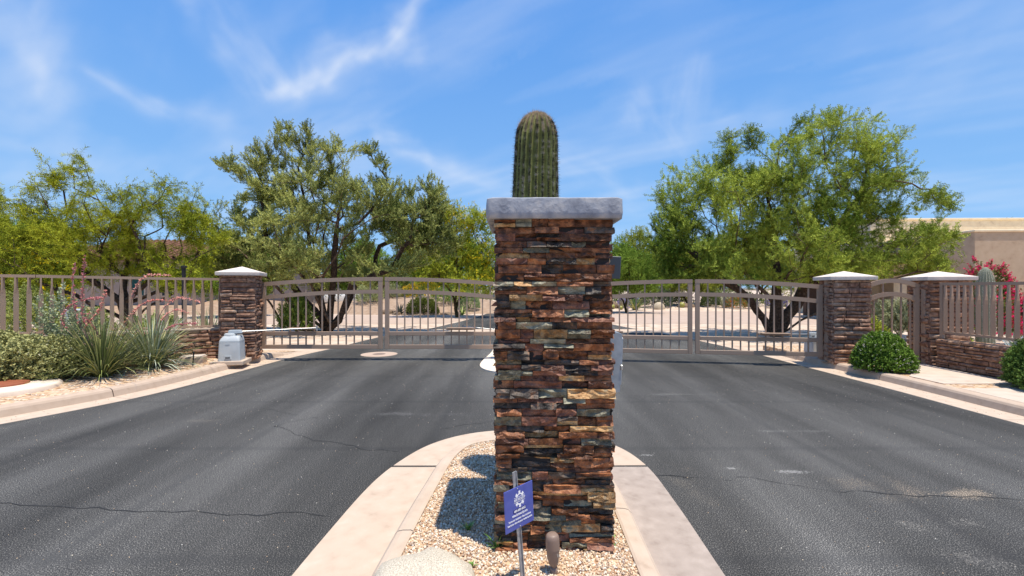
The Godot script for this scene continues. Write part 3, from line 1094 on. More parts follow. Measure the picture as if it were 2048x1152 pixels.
func low_wall(label: String, line: Array, foots: Array, tops: Array, out: float, cap: bool) -> void:
	var o := thing("low_stone_wall", label, "wall", V(line[0].x, 0, line[0].y))
	var org := o.position
	for i in line.size() - 1:
		var a := V(line[i].x, 0, line[i].y) - org
		var c := V(line[i + 1].x, 0, line[i + 1].y) - org
		var d := (c - a).normalized()
		var L := a.distance_to(c)
		var side := d.cross(Vector3.UP) * out
		var f: float = minf(foots[i], foots[i + 1])
		var t: float = minf(tops[i], tops[i + 1])
		var b := MB.new()
		b.bar([a + Vector3(0, (f + t) / 2 - 0.01, 0), c + Vector3(0, (f + t) / 2 - 0.01, 0)], t - f - 0.02, 0.22, side)
		put("core", b.mesh(M.mortar), o)
		for k in 2:
			var x := d if out > 0 else -d
			var zz := side
			var p := a if out > 0 else c
			if k == 1:
				x = -x; zz = -zz
				p = c if out > 0 else a
				if cap: continue
			lay(o, Transform3D(Basis(x, Vector3.UP, zz), p + zz * 0.11), L, f, t, Vector2(0.045, 0.095), Vector2(0.12, 0.34), Vector2(0.01, 0.045), ledge_stone, "stone", 0.0, 0.004)
		b = MB.new()
		if cap: b.bar([a + Vector3(0, t + 0.012, 0), c + Vector3(0, t + 0.012, 0)], 0.026, 0.29, side)
		else: b.bar([a + Vector3(0, t - 0.016, 0), c + Vector3(0, t - 0.016, 0)], 0.012, 0.24, side)
		put("coping", b.mesh(M.concrete if cap else M.mortar), o)


func _ready() -> void:
	R.seed = 20
	NZ.seed = 4
	NZ.frequency = 0.01
	NZ.fractal_octaves = 3
	var cam := Camera3D.new()
	cam.name = "camera"
	cam.position = Vector3(0, EYE, 0)
	cam.fov = rad_to_deg(2.0 * atan(576.0 / 930.0))
	cam.near = 0.05
	cam.far = 900.0
	add_child(cam)
	cam.current = true
	var env := Environment.new()
	var sky := Sky.new()
	var pano := PanoramaSkyMaterial.new()
	pano.panorama = ImageTexture.create_from_image(sky_image())
	sky.sky_material = pano
	env.background_mode = Environment.BG_SKY
	env.sky = sky
	env.tonemap_mode = Environment.TONE_MAPPER_LINEAR
	env.tonemap_exposure = 1.2
	env.sdfgi_enabled = true
	env.ssao_enabled = true
	env.ssil_enabled = true
	var we := WorldEnvironment.new()
	we.name = "environment"
	we.environment = env
	add_child(we)
	var sun := DirectionalLight3D.new()
	sun.name = "sun"
	sun.light_color = Color(1.0, 0.97, 0.92)
	sun.light_energy = 1.6
	sun.light_angular_distance = 0.5
	sun.shadow_enabled = true
	sun.basis = Basis.looking_at(-Vector3(0.172, 1.0, 0.139), Vector3.FORWARD)
	add_child(sun)
	materials()
	leaf_meshes()
	for i in 3: M["coral_%d" % i] = blade_mat([lin(.72, .24, .18), lin(.78, .34, .26), lin(.55, .17, .17)][i])
	build_ground()
	build_island()
	build_gates()
	build_sides()
	build_trees()
	build_beyond()


func build_ground() -> void:
	R.seed = 31
	var b := MB.new()
	b.slab(PackedVector2Array([Vector2(-300, -300), Vector2(300, -300), Vector2(300, 60), Vector2(-300, 60)]), -0.004)
	setting("desert_ground", b.mesh(M.desert))
	var left := smooth([Vector2(-11.0, -4.0), Vector2(-9.0, 0.5), Vector2(-7.25, 3.4), Vector2(-6.0, 5.45), Vector2(-5.42, 6.95), Vector2(-5.2, 9.07), Vector2(-5.08, 10.55), Vector2(-4.8, 12.1), Vector2(-4.33, 15.2), Vector2(-3.9, 17.0), Vector2(-3.18, 18.6), Vector2(-1.9, 26.0), Vector2(-1.2, 34.0)], 0.3)
	var right := smooth([Vector2(6.5, -4.0), Vector2(6.15, 1.5), Vector2(5.96, 5.41), Vector2(5.98, 7.26), Vector2(5.94, 9.48), Vector2(5.92, 11.2), Vector2(5.8, 13.05), Vector2(5.33, 16.2), Vector2(4.55, 19.6), Vector2(3.4, 28.0), Vector2(3.0, 34.0)], 0.3)
	# asphalt, with its own two sets of texture coordinates laid over the ground
	var p := poly(left, right)
	var t := Geometry2D.triangulate_polygon(p)
	var vv := PackedVector3Array()
	var nn := PackedVector3Array()
	var uv := PackedVector2Array()
	var uv2 := PackedVector2Array()
	var tan_ := PackedFloat32Array()
	for q in p:
		vv.append(Vector3(q.x, 0.0, q.y))
		nn.append(Vector3.UP)
		uv.append(q / 1.9)
		uv2.append(Vector2((q.x + 8.0) / 16.0, -q.y / 16.0))
		tan_.append_array([1.0, 0.0, 0.0, 1.0])
	var ii := PackedInt32Array()
	for i in range(0, t.size(), 3):
		var u := p[t[i + 1]] - p[t[i]]
		var w := p[t[i + 2]] - p[t[i]]
		if u.cross(w) > 0: ii.append_array([t[i], t[i + 1], t[i + 2]])
		else: ii.append_array([t[i], t[i + 2], t[i + 1]])
	var a := []
	a.resize(Mesh.ARRAY_MAX)
	a[Mesh.ARRAY_VERTEX] = vv
	a[Mesh.ARRAY_NORMAL] = nn
	a[Mesh.ARRAY_TEX_UV] = uv
	a[Mesh.ARRAY_TEX_UV2] = uv2
	a[Mesh.ARRAY_TANGENT] = tan_
	a[Mesh.ARRAY_INDEX] = ii
	var am := ArrayMesh.new()
	am.add_surface_from_arrays(Mesh.PRIMITIVE_TRIANGLES, a)
	am.surface_set_material(0, M.asphalt)
	var road := setting("asphalt_road", am)
	for c in [[[-2.40, 5.81, .018], [-2.75, 5.41, .016], [-2.15, 4.93, .016], [-1.45, 4.62, .018], [-1.06, 4.52, .012]], [[-4.6, 3.42, .012], [-3.5, 3.43, .02], [-2.42, 3.33, .022], [-1.80, 3.28, .02], [-1.24, 3.27, .014]], [[-2.7, 5.85, .01], [-3.3, 6.15, .014]], [[-0.2, 5.55, .012], [-0.55, 5.45, .016], [-0.85, 5.25, .01]], [[1.9, 3.95, .01], [2.4, 3.72, .016], [3.0, 3.6, .018], [4.0, 3.48, .012], [4.6, 3.50, .012]], [[1.5, 3.9, .01], [1.15, 3.98, .012], [1.9, 3.86, .008]]]:
		var m := MB.new()
		var rows := [PackedVector3Array(), PackedVector3Array()]
		for i in c.size() - 1:
			for k in 9:
				var f := k / 9.0
				var x := lerpf(c[i][0], c[i + 1][0], f)
				var z := lerpf(c[i][1], c[i + 1][1], f)
				var w := lerpf(c[i][2], c[i + 1][2], f) * (0.15 + 0.85 * R.randf()) * 0.45
				var j := NZ.get_noise_2d(x * 300, z * 300) * 0.07
				rows[0].append(V(x, 0.002, z + j - w))
				rows[1].append(V(x, 0.002, z + j + w))
		if c[0][0] > c[-1][0]:
			rows[0].reverse(); rows[1].reverse()
		m.grid(rows)
		put("crack", m.mesh(M.tar), road)
	# loose pale chips lying on the road
	var chips := []
	var chip_tints := PackedColorArray()
	for i in 2600:
		var q := Vector2(rf(-6, 6), 2.2 + 9.0 * pow(R.randf(), 1.5))
		if absf(q.x) < 1.35 and q.y < 5.3: continue
		chips.append(Transform3D(Basis.from_euler(Vector3(rf(0, 6), rf(0, 6), rf(0, 6))).scaled(Vector3.ONE * rf(0.0015, 0.0045)), V(q.x, 0.002, q.y)))
		chip_tints.append(pebble_tint())
	for i in 2600:   # grit washed into the gutters
		var line: PackedVector2Array = left if i % 2 == 0 else right
		var j := R.randi() % (line.size() - 1)
		if line[j].y < 1.0 or line[j].y > 11.0: continue
		var q := line[j].lerp(line[j + 1], R.randf()) + Vector2((-0.33 if i % 2 == 0 else 0.36) * (1.0 - pow(R.randf(), 2.2)), 0)
		chips.append(Transform3D(Basis.from_euler(Vector3(rf(0, 6), rf(0, 6), rf(0, 6))).scaled(Vector3.ONE * rf(0.002, 0.007)), V(q.x, 0.012, q.y)))
		chip_tints.append(pebble_tint() * 0.8)
	scatter("road_grit", pebble_mesh(), chips, chip_tints)
	# concrete gutters and kerbs along both sides
	var lg := PackedVector2Array()
	for q in left:
		if q.y < 11.9: lg.append(q)
	var rg := PackedVector2Array()
	for q in right:
		if q.y < 12.2: rg.append(q)
	var lfoot := shifted(lg, 0.34)
	var rfoot := shifted(rg, -0.37)
	for q in [["left_gutter", lg, 1.0, 0.355], ["right_gutter", rg, -1.0, 0.385]]:
		var gut := Node3D.new()
		gut.name = q[0]
		add_child(gut)
		gut.set_meta("kind", "structure")
		kerb(gut, q[1], q[2], [Vector2(0, -0.05), Vector2(0, 0.005), Vector2(q[3] * 0.5, 0.006), Vector2(q[3], 0.012), Vector2(q[3], -0.05)], M.concrete, 2.3, 0.009, INF, "gutter_slab")
	var prof := [Vector2(0, -0.04), Vector2(0.0, 0.01), Vector2(0.025, 0.095), Vector2(0.045, 0.122), Vector2(0.075, 0.132), Vector2(0.19, 0.136), Vector2(0.205, 0.13), Vector2(0.205, -0.04)]
	var k1 := Node3D.new()
	k1.name = "left_kerb"
	add_child(k1)
	k1.set_meta("kind", "structure")
	kerb(k1, lfoot, 1.0, prof, M.curb, 2.3, 0.014, 10.6)
	var k2 := Node3D.new()
	k2.name = "right_kerb"
	add_child(k2)
	k2.set_meta("kind", "structure")
	kerb(k2, rfoot, -1.0, prof, M.curb, 2.3, 0.014, 10.6)
	# planting bed on the left, rising gently from the kerb to the wall
	var back := shifted(lfoot, 0.20)
	var rows := []
	for o in [[0.0, .122], [0.35, .135], [1.0, .165], [2.2, .22], [3.6, .27], [9.0, .42]]:
		var r := PackedVector3Array()
		for i in back.size():
			var q: Vector2 = back[i] + Vector2(-1, 0.12) * float(o[0])
			var y: float = o[1] + 0.012 * NZ.get_noise_2d(q.x * 90, q.y * 90)
			if back[i].y > 10.6: y *= clampf(1.0 - (back[i].y - 10.6) / 1.2, 0.0, 1.0)
			r.append(V(q.x, y - 0.002, q.y))
		rows.append(r)
	b = MB.new()
	b.grid(rows)
	setting("left_gravel_bed", b.mesh(M.bed_gravel))
	# bed and pavement on the right
	var rb := shifted(rfoot, -0.20)
	var far_side := PackedVector2Array()
	for q in rb: far_side.append(Vector2(40.0, q.y))
	b = MB.new()
	b.slab(poly(rb, far_side), 0.122, -0.05)
	setting("right_gravel_bed", b.mesh(M.bed_gravel))
	var walk := Node3D.new()
	walk.name = "pavement"
	add_child(walk)
	walk.set_meta("kind", "structure")
	var inner := PackedVector2Array()
	for q in rb: if q.y < 7.75: inner.append(q + Vector2(0.012, 0))
	for cut in [[-4.0, 2.4], [2.4, 4.0], [4.0, 5.6], [5.6, 7.1]]:
		var e := PackedVector2Array()
		for q in inner: if q.y >= cut[0] and q.y < cut[1] - 0.05: e.append(q)
		var f := PackedVector2Array()
		for q in e: f.append(Vector2(7.75, q.y))
		b = MB.new()
		b.slab(poly(e, f), 0.134, 0.0)
		put("slab", b.mesh(M.sidewalk), walk)
	b = MB.new()
	b.slab(world(PackedVector2Array([Vector2(6.62, 7.13), Vector2(7.75, 7.13), Vector2(7.98, 9.0), Vector2(7.12, 9.2), Vector2(7.2, 8.3), Vector2(6.62, 7.75)])), 0.134, 0.0)
	put("slab", b.mesh(M.sidewalk), walk)
	# concrete dip across the road, the pale cross street beyond it
	b = MB.new()
	b.slab(world(PackedVector2Array([Vector2(-4.1, 16.7), Vector2(5.25, 16.7), Vector2(5.0, 18.0), Vector2(-3.5, 18.0)])), 0.004)
	setting("concrete_dip", b.mesh(M.concrete))
	b = MB.new()
	b.slab(world(PackedVector2Array([Vector2(-45, 20.5), Vector2(-20, 20.6), Vector2(-3.0, 20.8), Vector2(-1.75, 27.3), Vector2(-20, 27.0), Vector2(-45, 26.0)])), 0.002)
	setting("left_side_street", b.mesh(M.paver))
	b = MB.new()
	b.slab(world(PackedVector2Array([Vector2(4.4, 21.0), Vector2(14, 20.4), Vector2(45, 19.0), Vector2(45, 29.0), Vector2(14, 31.8), Vector2(3.15, 32.5)])), 0.002)
	setting("right_side_street", b.mesh(M.paver))
	b = MB.new()
	b.slab(world(PackedVector2Array([Vector2(-40, 46), Vector2(-3, 42), Vector2(-3, 62), Vector2(-40, 62)])), 0.002)
	setting("far_drive", b.mesh(M.paver))
	# loose stones of the near left bed
	var spots := []
	var tints := PackedColorArray()
	var stone := pebble_mesh()
	var k := 0
	while k < 9000:
		var z := rf(4.8, 10.4)
		var i := 0
		while i < back.size() - 1 and back[i].y < z: i += 1
		var d := rf(0.0, 1.0)
		d = d * d * 2.4 + 0.02
		var q := back[i] + Vector2(-1, 0.12) * d
		var y := 0.122 + d * 0.045
		if back[i].y > 10.5: continue
		spots.append(Transform3D(Basis.from_euler(Vector3(rf(0, 6), rf(0, 6), rf(0, 6))).scaled(Vector3.ONE * rf(0.006, 0.017)), V(q.x, y, q.y)))
		tints.append(pebble_tint())
		k += 1
	scatter("bed_pebbles", stone, spots, tints)

func pebble_tint() -> Color:
	var c := [Color(.74, .56, .39), Color(.80, .68, .52), Color(.85, .77, .65), Color(.62, .44, .30), Color(.88, .83, .76), Color(.72, .51, .35), Color(.46, .36, .29)]
	var a: Color = c[R.randi() % 7]
	return a * Color(0.97, 0.93, 0.86) * rf(0.78, 1.04)

func pebble_mesh() -> ArrayMesh:
	var b := MB.new()
	var rows := []
	for j in 4:
		var t := PI * (1.0 - j / 3.0)
		var r := []
		for i in 5:
			var a := TAU * i / 5 + j * 0.4
			r.append(Vector3(sin(t) * sin(a), cos(t) * 0.62, sin(t) * cos(a) * 0.8) * rf(0.8, 1.2))
		if j == 0 or j == 3:
			for i in 5: r[i] = Vector3(0, cos(t) * 0.6, 0)
		rows.append(r)
	for j in 3:
		for i in 5:
			if j > 0: b.tri(rows[j][i], rows[j][(i + 1) % 5], rows[j + 1][i])
			if j < 2: b.tri(rows[j][(i + 1) % 5], rows[j + 1][(i + 1) % 5], rows[j + 1][i])
	return b.mesh(M.pebble)


func build_island() -> void:
	R.seed = 32
	var outer := smooth([Vector2(-1.27, -1.5), Vector2(-1.25, 1.0), Vector2(-1.23, 2.2), Vector2(-1.2, 3.0), Vector2(-1.14, 3.8), Vector2(-1.03, 4.28), Vector2(-0.84, 4.72), Vector2(-0.55, 5.03), Vector2(-0.19, 5.19), Vector2(0.3, 5.21), Vector2(0.72, 5.03), Vector2(1.05, 4.69), Vector2(1.2, 4.2), Vector2(1.215, 3.5), Vector2(1.18, 2.58), Vector2(1.14, 1.5), Vector2(1.1, -1.5)], 0.02)
	var foot := smooth([Vector2(-0.80, -1.5), Vector2(-0.79, 1.0), Vector2(-0.78, 2.2), Vector2(-0.755, 2.9), Vector2(-0.71, 3.6), Vector2(-0.64, 4.25), Vector2(-0.49, 4.60), Vector2(-0.2, 4.77), Vector2(0.2, 4.80), Vector2(0.55, 4.62), Vector2(0.77, 4.3), Vector2(0.84, 3.6), Vector2(0.82, 2.58), Vector2(0.79, 1.5), Vector2(0.76, -1.5)], 0.04)
	var b := MB.new()
	var apron := Node3D.new()
	apron.name = "island_gutter"
	add_child(apron)
	apron.set_meta("kind", "structure")
	var inn := shifted(foot, -0.02)
	for part in [[-1, -9.0, 1.2], [-1, 1.215, 4.15], [0, 4.165, 9.0], [1, 1.415, 4.15], [1, -9.0, 1.4]]:
		var e := PackedVector2Array()
		var f := PackedVector2Array()
		for q in outer: if (part[0] == 0 or q.x * part[0] > 0.0) and q.y > part[1] and q.y < part[2]: e.append(q)
		for q in inn: if (part[0] == 0 or q.x * part[0] > 0.0) and q.y > part[1] and q.y < part[2]: f.append(q)
		b = MB.new()
		b.slab(poly(e, f), 0.008, -0.05)
		put("gutter_slab", b.mesh(M.worn_concrete if part[0] == 1 else M.concrete), apron)
	var o := Node3D.new()
	o.name = "island_kerb"
	add_child(o)
	o.set_meta("kind", "structure")
	kerb(o, foot, -1.0, [Vector2(0, -0.04), Vector2(0.0, 0.01), Vector2(0.022, 0.062), Vector2(0.045, 0.085), Vector2(0.075, 0.092), Vector2(0.125, 0.094), Vector2(0.14, 0.088), Vector2(0.14, -0.04)], M.concrete, 2.2, 0.01)
	var inner := shifted(foot, -0.135)
	b = MB.new()
	b.slab(world(inner), 0.072)
	setting("island_gravel_bed", b.mesh(M.gravel))
	var wi := inner
	var spots := []
	var tints := PackedColorArray()
	var k := 0
	while k < 22000:
		var q := Vector2(rf(-0.7, 0.75), rf(1.9, 4.72))
		if not Geometry2D.is_point_in_polygon(q, wi): continue
		if q.x > -0.08 and q.x < 0.57 and q.y > 2.75 and q.y < 3.36: continue
		spots.append(Transform3D(Basis.from_euler(Vector3(rf(0, 6), rf(0, 6), rf(0, 6))).scaled(Vector3.ONE * rf(0.0045, 0.0115)), V(q.x, 0.073 + rf(0, 0.008), q.y)))
		tints.append(pebble_tint())
		k += 1
	scatter("island_pebbles", pebble_mesh(), spots, tints)
	# the stone pillar
	var base := 0.06
	var under := 2.0
	var half := 0.325
	var cx := 0.2445
	var cz := 2.70 + 0.025 + half
	var pil := thing("stone_pillar", "tall slate-clad pillar standing on the gravel island in front of the cactus", "pillar", V(cx, base, cz))
	b = MB.new()
	b.box(Vector3(0, (under - base) / 2, 0), Vector3(half * 2, under - base, half * 2))
	put("core", b.mesh(M.mortar), pil)
	var top := under - base
	lay(pil, face(0, 0, half, 0), half * 2, 0.0, top, Vector2(0.025, 0.058), Vector2(0.075, 0.23), Vector2(0.0, 0.042), slate_stone, "slate", 0.034)
	for sd in [1, 2, 3]:
		var rear := Node3D.new()
		lay(rear, face(0, 0, half, sd), half * 2, 0.0, top, Vector2(0.03, 0.065), Vector2(0.08, 0.22), Vector2(0.0, 0.022), slate_stone, "slate", 0.02 if sd == 2 else 0.0)
		var by := {}
		for c in rear.get_children():
			var mm: Material = c.mesh.surface_get_material(0)
			if not by.has(mm): by[mm] = SurfaceTool.new()
			by[mm].append_from(c.mesh, 0, c.transform)
		var am := ArrayMesh.new()
		for mm in by:
			by[mm].set_material(mm)
			by[mm].commit(am)
		put("side_slates", am, pil).set_meta("kind", "stuff")
		rear.free()
	# rough cast cap
	b = MB.new()
	var e := 0.392
	var cap_rows := []
	for lv in [[0.0, -0.075], [0.0, -0.02], [0.0, 0.0], [0.035, 0.004], [0.075, 0.002], [0.112, 0.0], [0.117, -0.003], [0.1195, -0.008], [0.12, -0.12], [0.122, -0.39]]:
		var r := PackedVector3Array()
		var h: float = e + lv[1]
		for s in 4:
			var bb := Basis(Vector3.UP, s * PI / 2)
			for i in 14:
				var x := lerpf(-h, h, (i + 0.5) / 14.0)
				var p := bb * Vector3(x, lv[0], h)
				var nz := NZ.get_noise_3d(p.x * 700, p.y * 1200, p.z * 700 + s * 40) * 0.004
				r.append(Vector3(0, top, 0) + p + bb * Vector3(0, nz * 0.5 if lv[0] > 0.1 or lv[0] == 0.0 else 0.0, nz if h > 0.3 else 0.0))
		cap_rows.append(r)
	b.grid(cap_rows, true)
	put("cap", b.mesh(M.cap_cast), pil)
	b = MB.new()
	b.box(Vector3(0, top + 0.03, 0), Vector3(0.72, 0.05, 0.72))
	put("cap_bed", b.mesh(M.cap_cast), pil)
	# things fixed to its right side
	var box := thing("call_box", "galvanised metal box on the right side of the slate pillar", "call box", V(0.562, 0.945, 3.05))
	b = MB.new()
	var prof := [Vector2(0, 0), Vector2(0.118, 0.0), Vector2(0.134, 0.365), Vector2(0.0, 0.40)]
	var zf := 0.12
	for s in [1.0, -1.0]:
		var q := []
		for p in prof: q.append(Vector3(p.x, p.y, zf * s))
		if s > 0: b.quad(q[0], q[1], q[2], q[3])
		else: b.quad(q[3], q[2], q[1], q[0])
	for i in 4:
		var p: Vector2 = prof[i]
		var q: Vector2 = prof[(i + 1) % 4]
		b.quad(Vector3(p.x, p.y, -zf), Vector3(q.x, q.y, -zf), Vector3(q.x, q.y, zf), Vector3(p.x, p.y, zf))
	put("housing", b.mesh(M.galvanised), box)
	b = MB.new()
	b.box(Vector3(0.132, 0.19, 0), Vector3(0.012, 0.30, 0.20), Basis(Vector3(0, 0, 1), -0.045), 0.003)
	put("door", b.mesh(M.galvanised), box)
	b = MB.new()
	b.box(Vector3(0.128, 0.155, 0.124), Vector3(0.014, 0.03, 0.012), Basis(), 0.003)
	put("lock", b.mesh(M.zinc_bar), box)
	b = MB.new()
	b.loft([[-0.045, 0.05, 0.06, 0.03, 0, 0.012], [0.0, 0.06, 0.08, 0.03, 0, 0.012]])
	put("conduit", b.mesh(M.black_plastic), box)
	var pan := thing("notice_board", "dark blue-grey metal board above the galvanised box on the slate pillar", "board", V(0.575, 1.665, 3.02))
	b = MB.new()
	b.box(Vector3(0.06, 0.07, 0.0), Vector3(0.14, 0.145, 0.014), Basis(Vector3(0, 0, 1), -0.06), 0.003)
	put("plate", b.mesh(M.dark_panel), pan)
	b = MB.new()
	b.box(Vector3(-0.01, 0.06, -0.05), Vector3(0.06, 0.05, 0.10))
	put("bracket", b.mesh(M.black_plastic), pan)
	saguaro()
	sign_board()
	# spotlight
	var sp := thing("garden_spotlight", "bronze bullet spotlight pointing up at the foot of the slate pillar", "spotlight", V(0.225, 0.07, 2.49), 0.3)
	sp.rotation.z = 0.05
	sp.scale = Vector3(1.08, 1.02, 1.08)
	b = MB.new()
	b.lathe([[Vector2(0.0, -0.05), Vector2(0.015, -0.04), Vector2(0.018, 0.0)], [Vector2(0.018, 0.0), Vector2(0.02, 0.015), Vector2(0.018, 0.035), Vector2(0.0, 0.04)]], 14)
	b.box(Vector3(0, 0.04, 0), Vector3(0.016, 0.04, 0.03), Basis(), 0.004)
	put("knuckle", b.mesh(M.bronze), sp)
	b = MB.new()
	b.lathe([[Vector2(0.012, 0.045), Vector2(0.021, 0.05)], [Vector2(0.021, 0.05), Vector2(0.031, 0.09), Vector2(0.033, 0.135)]], 20)
	put("housing", b.mesh(M.bronze), sp)
	b = MB.new()
	b.lathe([[Vector2(0.0345, 0.134), Vector2(0.0345, 0.185), Vector2(0.031, 0.203), Vector2(0.022, 0.213), Vector2(0.0, 0.216)]], 20)
	put("shroud", b.mesh(M.bronze), sp)
	b = MB.new()
	b.box(Vector3(0.012, 0.11, 0.032), Vector3(0.006, 0.012, 0.004))
	put("screw", b.mesh(M.zinc_bar), sp)
	# boulders in the foreground
	b = MB.new()
	boulder(b, Vector3(0.255, 0.15, 0.21), Vector3.ZERO, 0.36)
	var bo := put("boulder", b.mesh(M.granite))
	bo.position = V(-0.44, 0.075, 2.34)
	tag(bo, "speckled pale granite boulder on the gravel left of the blue sign", "boulder")
	b = MB.new()
	boulder(b, Vector3(0.14, 0.10, 0.12))
	bo = put("boulder", b.mesh(M.granite))
	bo.position = V(0.42, 0.055, 2.30)
	tag(bo, "pale boulder on the gravel right of the bronze spotlight", "boulder")
	# weeds
	var weeds := [[-0.275, 2.93, 0.075, "small bright green weed in the pillar's shadow on the gravel"], [-0.085, 2.72, 0.11, "thin weed growing against the slate pillar's left corner"], [0.60, 2.78, 0.06, "tiny weed at the slate pillar's right corner"], [-0.22, 2.55, 0.03, "tiny sprout in the gravel left of the blue sign"]]
	for w in weeds:
		var t := thing("weed", w[3], "weed", V(w[0], 0.075, w[1]))
		blades(t, 16, Vector2(w[2] * 0.6, w[2] * 1.2), 0.012, Vector2(5, 55), [blade_mat(lin(.16, .30, .05)), blade_mat(lin(.22, .36, .08))], 0.01)

func saguaro() -> void:
	var o := thing("saguaro_cactus", "tall ribbed saguaro cactus rising behind the slate pillar", "cactus", V(0.140, 0.06, 3.70))
	o.rotation.z = -0.020
	var ribs := 22
	var high := 2.93
	var rad := func(y: float) -> float:
		var t := high - y
		var r := 0.160 + 0.028 * clampf((2.75 - y) / 0.9, 0, 1)
		if t < 0.24: r *= sqrt(maxf(0.0, 1.0 - pow(1.0 - t / 0.24, 2.3)))
		return r
	var b := MB.new()
	var rows := []
	var ys := []
	for i in 24: ys.append(2.70 * i / 23.0)
	for i in range(1, 13): ys.append(2.70 + 0.23 * sin(i / 12.0 * PI / 2))
	for y in ys:
		var r := PackedVector3Array()
		for i in ribs * 6:
			var f := fposmod(i / 6.0, 1.0)
			var a := TAU * i / (ribs * 6) + 0.03 * sin(y * 2.0)
			var c := pow(absf(cos(f * PI)), 0.8)
			var q: float = rad.call(y) * (0.78 + 0.22 * c) * (1.0 + 0.05 * NZ.get_noise_3d(sin(a) * 40.0, y * 60.0, cos(a) * 40.0))
			r.append(Vector3(sin(a) * q, y, cos(a) * q))
		rows.append(r)
	b.grid(rows, true)
	put("ribbed_stem", b.mesh(M.saguaro), o)
	var s := MB.new()
	for i in 13:
		var a := TAU * i / 13 + rf(-0.2, 0.2)
		var d := Vector3(sin(a), rf(0.15, 0.9), cos(a) * 0.9).normalized()
		if i > 9: d = Vector3(rf(-0.3, 0.3), 1, rf(-0.3, 0.3)).normalized()
		var x := d.cross(Vector3.UP + Vector3(0.1, 0, 0)).normalized() * 0.0016
		var l := rf(0.012, 0.033)
		s.tri(-x, x, d * l)
		s.tri(x.rotated(d, 1.57), -x.rotated(d, 1.57), d * l)
	var spots := []
	var tints := PackedColorArray()
	for k in ribs:
		var y := 0.03
		while y < high - 0.004:
			var r: float = rad.call(y)
			var a := TAU * k / ribs + 0.03 * sin(y * 2.0)
			var dir := Vector3(sin(a), 0, cos(a))
			var dr: float = rad.call(y + 0.01) - rad.call(y - 0.01)
			var out := (dir * 0.02 - Vector3.UP * dr).normalized()
			spots.append(Transform3D(frame(out, R.randf() * TAU, rf(0.85, 1.25)), dir * r + Vector3(0, y, 0)))
			var young := R.randf() < clampf((y - high + 0.20) / 0.16, 0.0, 1.0)
			tints.append(Color(.62, .50, .36) * rf(0.7, 1.1) if young else (Color(.045, .04, .035) if R.randf() < 0.72 else Color(.36, .33, .29)) * rf(0.7, 1.2))
			y += rf(0.016, 0.022) if y < high - 0.2 else 0.011
	scatter("spines", s.mesh(M.spine), spots, tints, o)
	for q in [[0.075, 1.86, 0.05, 0.34], [0.005, 1.83, 0.03, 0.26]]:
		b = MB.new()
		b.lathe([[Vector2(q[2], 0), Vector2(q[2], q[3] * 0.6), Vector2(q[2] * 0.75, q[3] * 0.88), Vector2(0, q[3])]], 12, Transform3D(Basis(), Vector3(q[0], q[1], 0.115)))
		put("arm_bud", b.mesh(M.saguaro), o)

func text(parent: Node, called: String, words: String, px: float, width: float, at: Vector3, m: Material, bold := true) -> void:
	var t := TextMesh.new()
	var f := SystemFont.new()
	f.font_names = PackedStringArray(["Droid Sans"])
	f.font_weight = 700 if bold else 400
	t.font = f
	t.text = words
	t.font_size = 48
	t.pixel_size = px / 48.0
	t.depth = 0.0008
	t.material = m
	var w := t.get_aabb().size.x
	var k := width / w if width > 0.0 and w > 0.0 else 1.0
	put(called, t, parent, Transform3D(Basis().scaled(Vector3(k, 1, 1)), at))

